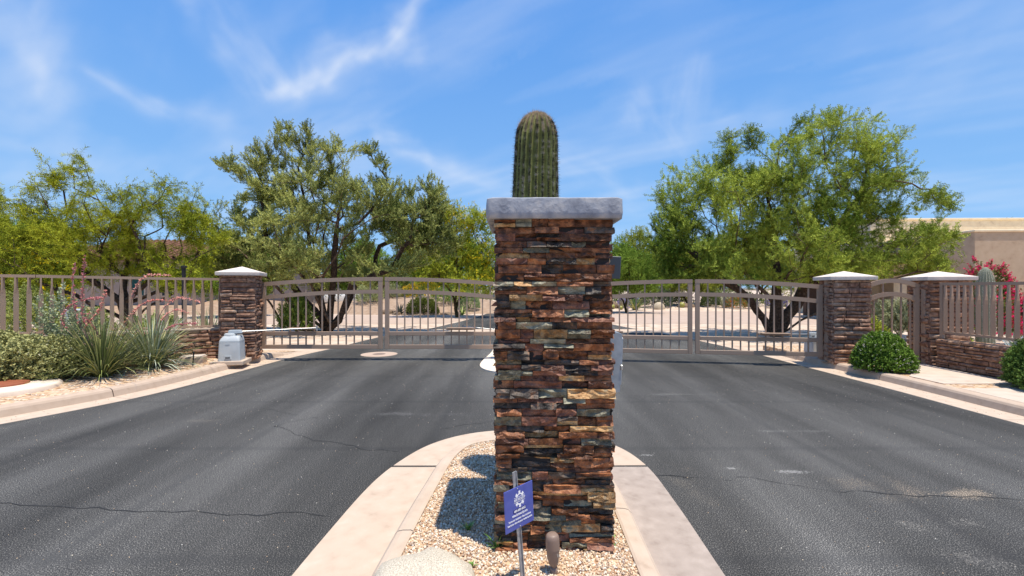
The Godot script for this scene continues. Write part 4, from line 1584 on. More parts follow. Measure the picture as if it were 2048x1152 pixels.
func sign_board() -> void:
	var o := thing("security_sign", "small blue security company sign on a leaning aluminium stake", "sign", V(0.063, 0.05, 2.42), deg_to_rad(41))
	o.rotate_object_local(Vector3(0, 0, 1), 0.10)
	var b := MB.new()
	b.box(Vector3(0, 0.305, -0.010), Vector3(0.024, 0.61, 0.003))
	b.box(Vector3(-0.0105, 0.305, -0.005), Vector3(0.003, 0.61, 0.009))
	b.box(Vector3(0.0105, 0.305, -0.005), Vector3(0.003, 0.61, 0.009))
	put("stake", b.mesh(M.stake), o)
	var w := 0.196
	var h := 0.215
	var c := Vector3(0.006, 0.425, 0.002)
	b = MB.new()
	b.box(c, Vector3(w, h, 0.004), Basis(Vector3(0, 0, 1), -0.04), 0.001)
	var plate := put("plate", b.mesh(M.sign_blue), o)
	var r := Basis(Vector3(0, 0, 1), -0.04)
	var holder := Transform3D(r, c + Vector3(0, 0, 0.0028))
	# gear emblem in two halves
	b = MB.new()
	for s in [1.0, -1.0]:
		for i in 12:
			var a0: float = deg_to_rad(18 + 144.0 * i / 12) * s
			var a1: float = deg_to_rad(18 + 144.0 * (i + 1) / 12) * s
			var tooth := i % 4 in [1, 2] if i < 4 or i > 7 else i in [5, 6]
			var ro := 0.043 if tooth else 0.031
			var ri := 0.0235
			var q := [Vector3(cos(a0) * ri, sin(a0) * ri, 0), Vector3(cos(a0) * ro, sin(a0) * ro, 0), Vector3(cos(a1) * ro, sin(a1) * ro, 0), Vector3(cos(a1) * ri, sin(a1) * ri, 0)]
			if s < 0: q.reverse()
			for k in 4: q[k] = holder * (q[k] * Vector3(0.8, 1, 1) + Vector3(0.004, 0.042, 0))
			b.quad(q[0], q[1], q[2], q[3])
		var y: float = 0.042 + 0.0125 * s
		b.quad(holder * Vector3(-0.034, y - 0.0012, 0), holder * Vector3(0.040, y - 0.0012, 0), holder * Vector3(0.040, y + 0.0012, 0), holder * Vector3(-0.034, y + 0.0012, 0))
	put("emblem", b.mesh(M.print_white), plate)
	b = MB.new()
	b.quad(holder * Vector3(-0.043, -0.022, 0), holder * Vector3(0.045, -0.022, 0), holder * Vector3(0.045, -0.004, 0), holder * Vector3(-0.043, -0.004, 0))
	put("number_strip", b.mesh(M.sign_navy), plate)
	var lines := Node3D.new()
	lines.name = "lettering"
	plate.add_child(lines)
	lines.transform = holder
	var all := SurfaceTool.new()
	for t in [["BSN SECURITY", 0.017, 0.074, Vector3(0.003, 0.042, 0.0006)], ["480-686-9052", 0.016, 0.078, Vector3(0.001, -0.013, 0.0012)], ["www.bsnsecurity.com", 0.017, 0.104, Vector3(0.001, -0.0335, 0.0006)], ["Commercial • Residential • Video Surveillance", 0.0125, 0.152, Vector3(0.0, -0.0555, 0.0006)], ["Gate Service • Alarm Response • Service Guarantee", 0.0125, 0.168, Vector3(0.0, -0.0735, 0.0006)]]:
		var tmp := Node3D.new()
		text(tmp, "words", t[0], t[1], t[2], t[3], M.print_white)
		var mi: MeshInstance3D = tmp.get_child(0)
		all.append_from(mi.mesh, 0, mi.transform)
		tmp.free()
	all.set_material(M.print_white)
	plate.remove_child(lines)
	lines.free()
	put("lettering", all.commit(), plate, holder)
	for y in [0.099, -0.099]:
		b = MB.new()
		b.lathe([[Vector2(0.0035, 0), Vector2(0.0035, 0.002), Vector2(0, 0.003)]], 8, Transform3D(Basis(Vector3(1, 0, 0), PI / 2), c + Vector3(-0.004, y, 0.002)))
		put("bolt", b.mesh(M.zinc_bar), plate)


func build_gates() -> void:
	R.seed = 33
	gate_leaf("left leaf of the left double driveway gate, hung beside the roadside pillar", Vector2(-5.55, 10.3), Vector2(-2.87, 10.3), 0.0, 1.0)
	gate_leaf("right leaf of the left double driveway gate, reaching behind the slate pillar", Vector2(-0.21, 10.3), Vector2(-2.81, 10.3), 0.0, -1.0)
	gate_leaf("left leaf of the right double driveway gate, emerging from behind the slate pillar", Vector2(1.185, 10.3), Vector2(3.84, 9.91), -0.057, 1.0)
	gate_leaf("right leaf of the right double driveway gate, in front of the thick tree trunk", Vector2(6.34, 9.5), Vector2(3.90, 9.90), -0.057, -1.0)
	for q in [[-5.66, 10.12, 1.72, "brown steel gate post against the left roadside pillar"], [6.40, 9.40, 1.70, "brown steel gate post against the pillar behind the clipped bush"], [-0.14, 10.36, 1.72, "brown steel gate post on the gate island, carrying the left double gate"], [1.11, 10.36, 1.70, "brown steel gate post on the gate island, carrying the right double gate"]]:
		var o := thing("gate_post", q[3], "gate post", V(q[0], 0.02 if absf(q[0]) < 2.0 else 0.1, q[1]))
		var b := MB.new()
		b.box(Vector3(0, q[2] / 2, 0), Vector3(0.11, q[2], 0.11), Basis(), 0.005)
		put("post", b.mesh(M.brown_paint), o)
		b = MB.new()
		b.box(Vector3(0, 0.01, 0), Vector3(0.2, 0.02, 0.2), Basis(), 0.003)
		put("foot_plate", b.mesh(M.brown_paint), o)
	operator("grey gate motor with a long arm, in front of the left roadside pillar", V(-5.60, 0.15, 9.3), 0.22, V(-4.25, 0.73, 10.12), 0.86)
	operator("gate motor on the island behind the slate pillar, its thin arm reaching left", V(0.35, 0.03, 10.6), PI, V(-1.1, 0.73, 10.45))
	operator("gate motor half hidden behind the right gate's end post", V(6.78, 0.0, 10.35), PI, V(5.4, 0.62, 9.8), 0.86)
	var pad := MB.new()
	pad.box(Vector3(0, 0, 0), Vector3(0.60, 0.08, 0.52), Basis(), 0.01)
	var p := put("concrete_pad", pad.mesh(M.concrete))
	p.position = V(-5.63, 0.125, 9.32)
	p.rotation.y = 0.22
	tag(p, "low concrete pad under the grey gate motor", "pad")
	# island nose between the gates
	var nose := smooth([Vector2(-0.45, 13.8), Vector2(-0.5, 11.5), Vector2(-0.66, 9.6), Vector2(-0.5, 8.95), Vector2(-0.05, 8.6), Vector2(0.55, 8.5), Vector2(1.15, 8.65), Vector2(1.5, 9.1), Vector2(1.55, 9.8), Vector2(1.5, 11.5), Vector2(1.45, 13.8)], 0.12)
	var b := MB.new()
	b.slab(world(nose), 0.03, -0.05)
	setting("gate_island", b.mesh(M.white_concrete))
	# manhole cover
	var o := thing("manhole_cover", "round concrete manhole collar in the road beyond the left gate", "manhole cover", V(-3.2, 0.0, 11.2))
	b = MB.new()
	b.lathe([[Vector2(0.43, -0.03), Vector2(0.43, 0.008)], [Vector2(0.43, 0.008), Vector2(0.15, 0.011)]], 32)
	put("collar", b.mesh(M.paver), o)
	b = MB.new()
	b.lathe([[Vector2(0.15, 0.005), Vector2(0.145, 0.014)], [Vector2(0.145, 0.014), Vector2(0.0, 0.016)]], 20)
	put("lid", b.mesh(M.bronze), o)


func build_sides() -> void:
	R.seed = 34
	pillar("white-capped stone pillar at the left roadside, behind the grey gate motor", -5.79, 9.98, deg_to_rad(18), 0.10, 1.86, 2.06, "white-capped stone pillars of the gateway")
	pillar("white-capped stone pillar between the driveway gate and the small arched gate", 6.70, 9.39, deg_to_rad(-12), 0.10, 1.755, 1.94, "white-capped stone pillars of the gateway")
	pillar("white-capped stone pillar between the small arched gate and the right fence", 8.36, 9.13, deg_to_rad(-12), 0.10, 1.745, 1.93, "white-capped stone pillars of the gateway")
	# small arched gate
	var a := V(8.0, 0.13, 9.13)
	var c := V(7.08, 0.13, 9.33)
	var d := c - a
	var L := d.length()
	d /= L
	var o := thing("garden_gate", "small brown arched gate between two stone pillars behind the clipped bush", "gate", a)
	o.basis = Basis(d, Vector3.UP, d.cross(Vector3.UP))
	var m: Material = M.brown_paint
	var b := MB.new()
	b.box(Vector3(0.05, 0.76, 0), Vector3(0.09, 1.42, 0.05), Basis(), 0.005); put("stile", b.mesh(m), o)
	b = MB.new()
	b.box(Vector3(L - 0.02, 0.76, 0), Vector3(0.05, 1.42, 0.05), Basis(), 0.005); put("stile", b.mesh(m), o)
	for r in [[1.49, 0.125, "top_rail"], [1.21, 0.14, "arched_rail"]]:
		var pts := []
		for i in 17:
			var s := i / 16.0
			pts.append(Vector3(s * L, r[0] + r[1] * (1.0 - pow(2.0 * s - 1.0, 2)), 0))
		b = MB.new(); b.bar(pts, 0.085, 0.058, Vector3(0, 0, 1)); put(r[2], b.mesh(m), o)
	b = MB.new(); b.box(Vector3(L / 2, 0.10, 0), Vector3(L - 0.1, 0.085, 0.045), Basis(), 0.004); put("bottom_rail", b.mesh(m), o)
	for i in 5:
		var s := (i + 1) / 6.0
		var f := 1.0 - pow(2.0 * s - 1.0, 2)
		b = MB.new()
		b.box(Vector3(s * L, (0.14 + 1.17 + 0.14 * f) / 2, 0), Vector3(0.025, 1.03 + 0.14 * f, 0.025))
		if i % 2 == 1: b.box(Vector3(s * L, 1.35 + 0.133 * f, 0), Vector3(0.025, 0.20, 0.025))
		put("picket", b.mesh(m), o)
	var gp := thing("gate_post", "brown steel post carrying the small arched gate", "gate post", V(8.03, 0.1, 9.03))
	b = MB.new(); b.box(Vector3(0, 0.8, 0), Vector3(0.10, 1.6, 0.10), Basis(), 0.005); put("post", b.mesh(m), gp)
	b = MB.new(); b.box(Vector3(0, 0.01, 0), Vector3(0.18, 0.02, 0.18), Basis(), 0.003); put("foot_plate", b.mesh(m), gp)
	# fences and the low walls under them
	var lf := [Vector2(-6.14, 9.92), Vector2(-7.04, 9.35), Vector2(-7.8, 8.75), Vector2(-8.25, 8.05), Vector2(-9.0, 7.5), Vector2(-11.5, 6.2)]
	fence("brown twisted-bar fence on the low wall behind the flowering plants at left", lf, [.775, .78, .79, .80, .80, .80], [1.81, 1.815, 1.825, 1.83, 1.83, 1.83], 0.135, 0.0)
	low_wall("low ledgestone wall with thin pale coping under the left fence", lf, [.05, .12, .15, .18, .18, .18], [.735, .735, .74, .74, .74, .74], -1.0, true)
	var rf_ := [Vector2(8.07, 8.72), Vector2(8.05, 7.6), Vector2(8.05, 6.2)]
	fence("brown twisted-bar fence on the low wall running forward at right", rf_, [.755, .755, .755], [1.70, 1.70, 1.70], 0.118, deg_to_rad(40))
	low_wall("low ledgestone wall under the right fence beside the pavement", [Vector2(8.12, 8.75), Vector2(8.10, 7.6), Vector2(8.10, 6.2)], [.08, .08, .08], [.65, .65, .65], 1.0, false)
	# bushes on the right
	var g0 := Color(.025, .065, .008)
	var g1 := Color(.17, .27, .04)
	var s := thing("clipped_bush", "clipped round green bush in front of the small arched gate", "bush", V(6.66, 0.12, 8.35), 0, "clipped bushes by the pavement")
	shrub(s, Vector3(0.39, 0.58, 0.36), 3800, "box", g0, g1, 0.35, [Color(.80, .74, .62), 0.14, 0.3], 0.4, 0.11)
	s = thing("clipped_bush", "clipped green bush at the picture's right edge, beside the low wall", "bush", V(7.70, 0.12, 6.72), 0.0, "clipped bushes by the pavement")
	shrub(s, Vector3(0.40, 0.66, 0.42), 3000, "box", Color(.03, .07, .012), Color(.17, .26, .055), 0.35, null, 0.6, 0.2)
	# planting on the left
	s = thing("grey_green_shrub", "sprawling grey-green shrub with pale flecks at the picture's left edge", "shrub", V(-7.85, 0.17, 7.2))
	shrub(s, Vector3(0.86, 0.66, 0.60), 5200, "broad", Color(.15, .16, .045), Color(.46, .44, .18), 0.55, [Color(.85, .80, .55), 0.10, 0.4], 0.5, 0.3)
	s = thing("silvery_shrub", "tall silvery shrub growing up in front of the left fence", "shrub", V(-7.55, 0.17, 7.9))
	shrub(s, Vector3(0.5, 0.95, 0.30), 600, "broad", Color(.20, .23, .11), Color(.38, .42, .25), 0.8, null, 1.2, 0.5)
	var dark := [blade_mat(lin(.10, .135, .03)), blade_mat(lin(.21, .25, .06)), blade_mat(lin(.40, .40, .13)), blade_mat(lin(.05, .07, .02))]
	var blue := [blade_mat(lin(.26, .31, .19)), blade_mat(lin(.46, .50, .38)), blade_mat(lin(.13, .17, .06)), blade_mat(lin(.42, .40, .15))]
	s = thing("red_yucca", "dark green grassy clump nearest the left kerb, in front of the blue-green one", "yucca", V(-6.72, 0.16, 7.62))
	blades(s, 640, Vector2(0.65, 1.2), 0.017, Vector2(4, 70), dark, 0.13)
	var base := s.position
	for q in [[[-0.05, 0.3, 0], [-0.38, 0.9, 0.0], [-0.46, 1.45, 0.02], [-0.42, 1.86, 0.02]], [[0, 0.3, 0], [-0.2, 0.9, 0.1], [-0.22, 1.45, 0.1], [-0.18, 1.95, 0.1]], [[-0.1, 0.4, 0], [-0.55, 0.85, 0.1], [-0.35, 1.2, 0.1], [0.12, 1.28, 0.1]], [[0, 0.4, 0.1], [-0.1, 0.8, 0.2], [0.12, 1.05, 0.2], [0.25, 1.42, 0.2]], [[0.1, 0.4, 0], [0.05, 0.8, 0.2], [0.02, 0.95, 0.3], [0.07, 1.06, 0.3]]]:
		stalk(s, q.map(func(e): return Vector3(e[0], e[1], e[2])), 0.35)
	s = thing("red_yucca", "blue-green blade clump with arching coral flower stalks by the low wall", "yucca", V(-6.62, 0.16, 8.55))
	blades(s, 520, Vector2(0.65, 1.2), 0.026, Vector2(4, 74), blue, 0.14)
	for q in [[[0, 0.3, 0], [-0.3, 1.0, 0.1], [-0.1, 1.62, 0.1], [0.42, 1.66, 0.1]], [[0, 0.3, 0], [0.2, 0.9, 0.1], [0.5, 1.25, 0.1], [0.95, 1.18, 0.1]], [[0, 0.3, 0], [-0.2, 0.9, 0.2], [0.1, 1.2, 0.2], [0.55, 1.2, 0.2]], [[0, 0.3, 0], [0.3, 0.8, 0.2], [0.55, 1.05, 0.2], [0.8, 0.98, 0.2]], [[0, 0.3, 0], [0.3, 0.6, 0.2], [0.6, 0.78, 0.2], [1.0, 0.8, 0.2]], [[0, 0.3, 0], [-0.25, 0.7, 0.3], [-0.15, 0.95, 0.3], [0.0, 1.1, 0.3]]]:
		stalk(s, q.map(func(e): return Vector3(e[0], e[1], e[2])), 0.5)
	# bits on the ground at left
	o = thing("valve_cover", "white concrete ring with a red-brown lid in the gravel at left", "valve cover", V(-7.25, 0.16, 6.62))
	b = MB.new()
	b.lathe([[Vector2(0.62, -0.05), Vector2(0.62, 0.03), Vector2(0.59, 0.055)], [Vector2(0.59, 0.055), Vector2(0.26, 0.065)]], 36)
	put("ring", b.mesh(M.white_concrete), o)
	b = MB.new()
	b.lathe([[Vector2(0.28, 0.05), Vector2(0.27, 0.085)], [Vector2(0.27, 0.085), Vector2(0.2, 0.10), Vector2(0.0, 0.105)]], 30)
	put("lid", b.mesh(M.terracotta), o)
	o = thing("utility_box", "low pale concrete utility box in the gravel left of the gate motor", "utility box", V(-6.25, 0.12, 9.1), 0.3)
	b = MB.new(); b.box(Vector3(0, 0.07, 0), Vector3(0.42, 0.14, 0.3), Basis(), 0.008); put("body", b.mesh(M.concrete), o)
	b = MB.new(); b.box(Vector3(0, 0.15, 0), Vector3(0.38, 0.02, 0.26), Basis(), 0.004); put("lid", b.mesh(M.cap), o)
	o = thing("path_light", "thin black stake light in the gravel behind the left kerb", "path light", V(-5.98, 0.12, 8.72))
	b = MB.new(); b.tube(PackedVector3Array([Vector3(-0.01, -0.05, 0), Vector3(0.01, 0.26, 0)]), PackedFloat32Array([0.012, 0.012]), 8); put("stem", b.mesh(M.black_plastic), o)
	b = MB.new(); b.lathe([[Vector2(0.0, 0.25), Vector2(0.018, 0.255), Vector2(0.018, 0.285), Vector2(0, 0.29)]], 10, Transform3D(Basis(), Vector3(0.01, 0, 0))); put("head", b.mesh(M.black_plastic), o)
	# a short black post by the fence
	o = thing("black_post", "slim black post behind the left fence near the stone pillar", "post", V(-8.4, 0.15, 11.9))
	b = MB.new(); b.box(Vector3(0, 0.98, 0), Vector3(0.07, 1.96, 0.07), Basis(), 0.006); put("shaft", b.mesh(M.black_plastic), o)
	b = MB.new(); b.box(Vector3(0, 1.99, 0), Vector3(0.11, 0.06, 0.11), Basis(), 0.01); put("finial", b.mesh(M.black_plastic), o)
	o = thing("utility_cabinet", "pale blue-grey utility cabinet behind the left fence", "cabinet", V(-10.4, 0.1, 11.0), 0.1)
	b = MB.new(); b.box(Vector3(0, 0.48, 0), Vector3(0.30, 0.96, 0.3), Basis(), 0.015); put("body", b.mesh(M.pale_cabinet), o)
	b = MB.new(); b.box(Vector3(0, 0.975, 0), Vector3(0.34, 0.05, 0.34), Basis(), 0.015); put("hood", b.mesh(M.pale_cabinet), o)


# photo-scaled limb lists are given as (x, height, z) in metres from the foot of each tree
func L3(list: Array) -> Array: return list.map(func(e): return Vector3(e[0], e[1], e[2]))

func build_trees() -> void:
	R.seed = 35
	# gnarled tree behind the left gate
	var o := thing("ironwood_tree", "gnarled many-trunked olive-green tree behind the left driveway gate", "tree", V(-6.75, 0, 17.0), 0, "")
	var limbs := [
		L3([[0, 0, 0], [-0.45, 0.8, 0.1], [-1.0, 1.45, 0.2], [-1.45, 2.25, 0.3], [-2.1, 3.5, 0.2], [-2.4, 4.8, 0]]),
		L3([[-0.05, 0, 0.1], [-0.3, 1.15, -0.1], [-0.6, 2.25, -0.4], [-1.0, 4.1, -0.5], [-1.2, 6.1, -0.3]]),
		L3([[0.1, 0, 0], [0.25, 1.15, 0.2], [0.4, 2.25, 0.5], [0.65, 4.1, 0.7], [0.85, 5.9, 0.5]]),
		L3([[0.15, 0, -0.1], [0.62, 0.8, -0.2], [0.85, 1.9, -0.6], [1.9, 2.6, -1.0], [3.2, 3.4, -0.9]]),
		L3([[0.2, 0, 0.2], [0.6, 0.45, 0.4], [1.05, 1.8, 0.6], [2.4, 2.15, 1.0], [3.9, 2.45, 1.0]]),
		L3([[-0.35, 0, 0.3], [-0.75, 0.7, 0.5], [-1.3, 1.5, 0.9], [-2.2, 2.6, 1.3], [-2.8, 3.2, 1.2]]),
		L3([[0.35, 0, 0.15], [0.75, 0.55, 0.3], [1.0, 0.95, 0.35]]),
		L3([[0.1, 0, 0.35], [0.05, 1.0, 0.6], [0.25, 2.0, 1.1], [1.2, 3.2, 1.6], [2.2, 4.0, 1.5]]),
		L3([[-0.2, 0, 0.2], [-1.0, 0.16, 0.3], [-1.6, 0.45, 0.3], [-1.85, 1.0, 0.3], [-2.7, 2.2, 0.6]]),
		L3([[0.1, 0.3, 0.1], [-0.2, 1.7, 0.9], [-0.9, 2.6, 1.6], [-1.2, 4.2, 1.8]]),
		L3([[0.0, 0.5, 0.0], [0.1, 2.0, -1.0], [0.8, 3.3, -1.8], [1.2, 4.5, -2.0]])]
	var k := 0.0183
	var blob := func(px, py, rx, ry, rz, z, fx, fy, kk): return [Vector3((px - fx) * kk, (fy - py) * kk, z), Vector3(rx * kk, ry * kk, rz)]
	var blobs := []
	for q in [[590, 295, 52, 58, 1.1, 0], [540, 330, 34, 50, 0.7, 0.4], [690, 345, 75, 70, 1.5, 0], [745, 330, 26, 45, 0.7, -0.5], [530, 400, 80, 80, 1.8, 0.2], [480, 360, 26, 40, 0.6, 0.6], [815, 425, 75, 80, 1.7, -0.2], [870, 400, 30, 45, 0.8, 0.3], [655, 440, 170, 100, 2.5, 0], [480, 490, 62, 70, 1.6, 0.3], [640, 525, 150, 52, 2.3, 0.5], [850, 505, 62, 55, 1.5, 0.3], [885, 470, 50, 62, 1.2, 0.6], [840, 470, 60, 60, 1.4, 0.8], [470, 545, 50, 30, 1.1, 0.6], [545, 555, 60, 30, 1.0, 1.0], [760, 545, 70, 30, 1.3, 0.6]]:
		blobs.append(blob.call(q[0], q[1], q[2], q[3], q[4], q[5], 655.0, 663.0, k))
	tree(o, limbs, blobs, 1380, {"tint": [Color(.10, .13, .028), Color(.54, .55, .17)], "leaf": "tuft", "per": 14, "spread": 0.17, "up": 0.75, "thin": 0.0058, "low": 1.5, "gap": -0.12, "clump": 1.25, "reach": 4.0, "power": 0.66, "bough": 0.085, "bias": 0.3, "seed": 10.0, "size": 0.95})
	o.rotation.y = 0.0
	# round tree behind the right gate
	o = thing("mesquite_tree", "broad round green tree with a thick forked trunk behind the right driveway gate", "tree", V(8.7, 0, 15.5))
	k = 0.0167
	limbs = [
		L3([[0, 0, 0], [-0.25, 0.55, 0], [-0.85, 1.2, 0.1], [-1.4, 1.6, 0.3], [-2.4, 2.2, 0.5], [-3.3, 3.2, 0.4]]),
		L3([[0.05, 0, 0], [0.12, 1.0, 0], [0.16, 2.2, 0], [0.05, 3.4, -0.1], [-0.05, 4.7, -0.2], [0.2, 6.1, 0]]),
		L3([[0.15, 0, 0], [0.7, 1.0, 0.1], [1.0, 1.9, 0.2], [1.6, 2.9, 0.3], [2.6, 4.5, 0.3], [3.2, 6.1, 0.2]]),
		L3([[0.2, 0, 0.1], [0.75, 0.5, 0.3], [1.4, 0.95, 0.5], [1.95, 0.95, 0.7]]),
		L3([[0.1, 1.2, 0], [-0.75, 2.05, -0.3], [-1.1, 3.2, -0.5], [-1.25, 4.9, -0.4], [-1.4, 6.4, -0.2]]),
		L3([[0.16, 1.9, 0], [1.25, 2.2, 0.6], [2.9, 2.9, 0.9], [4.5, 3.5, 0.7]]),
		L3([[0.1, 1.5, 0], [0.2, 2.4, 1.2], [0.0, 3.3, 2.0]]),
		L3([[0.1, 1.5, 0], [0.4, 2.8, -1.2], [0.9, 4.3, -1.9]])]
	blobs = []
	for q in [[1480, 310, 48, 50, 1.0, 0], [1530, 345, 80, 62, 1.5, 0.3], [1650, 285, 70, 58, 1.4, 0], [1735, 290, 52, 55, 1.2, 0.2], [1390, 400, 82, 80, 1.8, 0.2], [1340, 440, 45, 60, 1.0, 0.4], [1560, 420, 140, 95, 2.4, 0], [1740, 400, 100, 100, 2.0, 0], [1640, 495, 190, 52, 2.4, 0.5], [1355, 495, 68, 48, 1.4, 0.4], [1835, 425, 48, 50, 1.1, 0.2], [1475, 505, 110, 45, 1.8, 0.4], [1800, 500, 75, 45, 1.5, 0.3], [1420, 550, 100, 30, 1.5, 0.5], [1620, 545, 130, 28, 1.8, 0.8], [1320, 535, 42, 38, 0.9, 0.3], [1780, 545, 85, 25, 1.2, 0.5]]:
		blobs.append(blob.call(q[0], q[1], q[2], q[3], q[4], q[5], 1545.0, 672.0, k))
	tree(o, limbs, blobs, 1600, {"tint": [Color(.085, .14, .014), Color(.46, .53, .085)], "leaf": "feather", "per": 13, "spread": 0.19, "up": 0.35, "thin": 0.005, "low": 1.75, "gap": -0.12, "clump": 1.25, "reach": 4.0, "power": 0.66, "bough": 0.085, "bias": 0.3, "seed": 77.0, "size": 0.85})
	# loose willowy tree behind the left fence
	o = thing("mesquite_tree", "loose yellow-green tree with drooping leaves behind the left fence", "tree", V(-11.3, 0.1, 14.0))
	k = 0.01505
	var w := func(px, py, z): return Vector3((px - 270) * k, (655 - py) * k, z)
	limbs = [
		[w.call(270, 655, 0), w.call(250, 590, 0.1), w.call(195, 535, 0.3), w.call(150, 470, 0.3), w.call(110, 410, 0.2), w.call(75, 355, 0.1)],
		[w.call(270, 590, 0), w.call(235, 500, -0.3), w.call(205, 430, -0.4), w.call(168, 345, -0.2), w.call(165, 300, 0)],
		[w.call(272, 590, 0), w.call(318, 540, 0.3), w.call(300, 460, 0.5), w.call(262, 380, 0.5)],
		[w.call(272, 600, 0), w.call(360, 545, -0.2), w.call(390, 455, -0.3), w.call(352, 365, -0.2)],
		[w.call(270, 610, 0), w.call(330, 585, 0.6), w.call(400, 555, 0.8), w.call(420, 500, 0.7)],
		[w.call(270, 610, 0), w.call(180, 570, 0.5), w.call(90, 530, 0.7), w.call(40, 500, 0.6)]]
	blobs = []
	for q in [[165, 330, 22, 42, 0.4, 0], [120, 340, 30, 45, 0.5, 0.1], [68, 375, 26, 48, 0.5, 0.2], [130, 430, 75, 48, 1.0, 0.2], [250, 400, 60, 58, 1.2, 0.4], [335, 400, 68, 60, 1.3, 0], [395, 465, 52, 55, 1.0, 0], [215, 470, 100, 55, 1.4, 0], [300, 500, 120, 50, 1.5, 0.3], [70, 495, 70, 55, 1.0, 0.4], [140, 530, 80, 25, 0.9, 0.5], [390, 535, 50, 25, 0.8, 0.5]]:
		blobs.append(blob.call(q[0], q[1], q[2], q[3], q[4], q[5], 270.0, 655.0, k))
	var left_tree := o
	tree(o, limbs, blobs, 620, {"tint": [Color(.08, .12, .010), Color(.42, .44, .035)], "leaf": "willow", "per": 10, "spread": 0.17, "up": -0.35, "thin": 0.0068, "low": 1.2, "gap": -0.05, "clump": 1.3, "reach": 3.0, "power": 0.6, "bough": 0.04, "bias": 0.35, "seed": 33.0, "size": 0.72, "twigs": "bark"})
	copy(left_tree, "loose drooping tree reaching in at the picture's left edge", V(-19.2, 0, 17.0), 2.4, 0.95)
	# palo verdes further off
	o = thing("palo_verde_tree", "yellow-flowering palo verde tree just left of the slate pillar", "tree", V(-3.0, 0, 25.5))
	limbs = [L3([[0, 0, 0], [-0.2, 1.0, 0], [-0.9, 2.2, 0.3], [-1.4, 3.6, 0.4]]), L3([[0, 0.3, 0], [0.3, 1.6, -0.2], [0.8, 3.0, -0.4], [1.4, 4.3, -0.2]]), L3([[0, 0.5, 0], [0.1, 2.2, 0.6], [0.0, 4.0, 0.8]])]
	blobs = [[Vector3(0.0, 4.3, 0), Vector3(2.0, 1.9, 1.8)], [Vector3(1.7, 3.2, 0.3), Vector3(1.3, 1.4, 1.2)], [Vector3(-1.2, 2.8, 0), Vector3(1.6, 1.4, 1.4)], [Vector3(1.0, 1.9, 0.5), Vector3(1.5, 0.9, 1.2)], [Vector3(1.3, 5.0, 0), Vector3(1.0, 0.9, 0.9)], [Vector3(-0.6, 5.4, 0), Vector3(1.3, 0.9, 1.0)], [Vector3(-2.4, 4.0, 0), Vector3(1.0, 1.3, 1.0)]]
	tree(o, limbs, blobs, 640, {"tint": [Color(.14, .20, .014), Color(.46, .50, .05)], "leaf": "feather", "per": 9, "spread": 0.26, "up": 0.3, "thin": 0.007, "low": 1.0, "gap": -0.2, "clump": 0.7, "reach": 5.0, "bark": "green_bark", "twigs": "green_bark", "seed": 51.0, "bloom": [Color(.80, .62, .03), -0.06, 7]})
	o = thing("palo_verde_tree", "soft green palo verde tree just right of the slate pillar", "tree", V(7.4, 0, 30.0))
	blobs = [[Vector3(0.0, 2.7, 0), Vector3(1.9, 1.7, 1.7)], [Vector3(1.2, 1.9, 0.3), Vector3(1.3, 1.1, 1.2)], [Vector3(-1.2, 2.1, 0), Vector3(1.4, 1.2, 1.4)], [Vector3(-0.3, 3.9, 0.2), Vector3(0.9, 0.9, 0.9)]]
	limbs = [L3([[0, 0, 0], [-0.2, 0.8, 0], [-0.9, 1.6, 0.3], [-1.2, 2.6, 0.4]]), L3([[0, 0.3, 0], [0.3, 1.3, -0.2], [0.8, 2.2, -0.4], [1.2, 3.0, -0.2]]), L3([[0, 0.4, 0], [0.1, 1.8, 0.4], [0.0, 3.2, 0.6]])]
	tree(o, limbs, blobs, 460, {"tint": [Color(.07, .14, .015), Color(.25, .35, .05)], "leaf": "feather", "per": 10, "spread": 0.28, "up": 0.3, "thin": 0.007, "low": 0.7, "gap": -0.25, "clump": 0.7, "reach": 5.0, "bark": "green_bark", "twigs": "green_bark", "seed": 91.0})
	var soft := o
	o = thing("far_tree", "yellowish green tree beyond the right gate, left of the thick trunk", "tree", V(13.6, 0, 36.0))
	tree(o, limbs, blobs, 420, {"tint": [Color(.14, .18, .015), Color(.38, .40, .06)], "leaf": "feather", "per": 10, "spread": 0.3, "up": 0.2, "thin": 0.007, "low": 0.7, "gap": -0.3, "clump": 0.7, "reach": 5.0, "bark": "green_bark", "twigs": "green_bark", "seed": 17.0})
	var yellow := o
	copy(yellow, "yellowish tree seen through the right side of the thick-trunked tree", V(20.5, 0, 31.0), 1.7, 1.1)
	copy(yellow, "yellowish tree seen between the limbs of the thick-trunked tree", V(17.3, 0, 39.0), 4.0, 1.25)
	copy(soft, "soft green tree between the olive tree and the left stone pillar", V(-15.5, 0, 26.0), 1.0, 1.05)
	copy(soft, "soft green tree low behind the left fence, by the yellow flowering bush", V(-24.0, 0, 23.5), 2.2, 1.1)
	copy(soft, "soft green tree far behind the yellow-flowering palo verde", V(-4.5, 0, 42.0), 3.2, 1.35)
	copy(soft, "soft green tree far behind the tall cactus", V(2.2, 0, 50.0), 5.0, 1.4)
	copy(yellow, "wide yellowish tree beyond the right gate, behind the dark rounded bushes", V(11.3, 0, 43.0), 2.6, 1.5)
	copy(soft, "wide green tree far beyond the right gate, left of the thick-trunked tree", V(16.0, 0, 47.0), 0.4, 1.5)
	copy(yellow, "wide yellowish tree far behind the right roadside pillar", V(27.0, 0, 42.0), 5.2, 1.5)
	copy(soft, "wide green tree beyond the left gate, behind the orange flowering bush", V(-9.0, 0, 44.0), 4.1, 1.35)
	copy(soft, "wide green tree behind the trunk of the olive tree", V(-13.6, 0, 38.5), 2.9, 1.1)
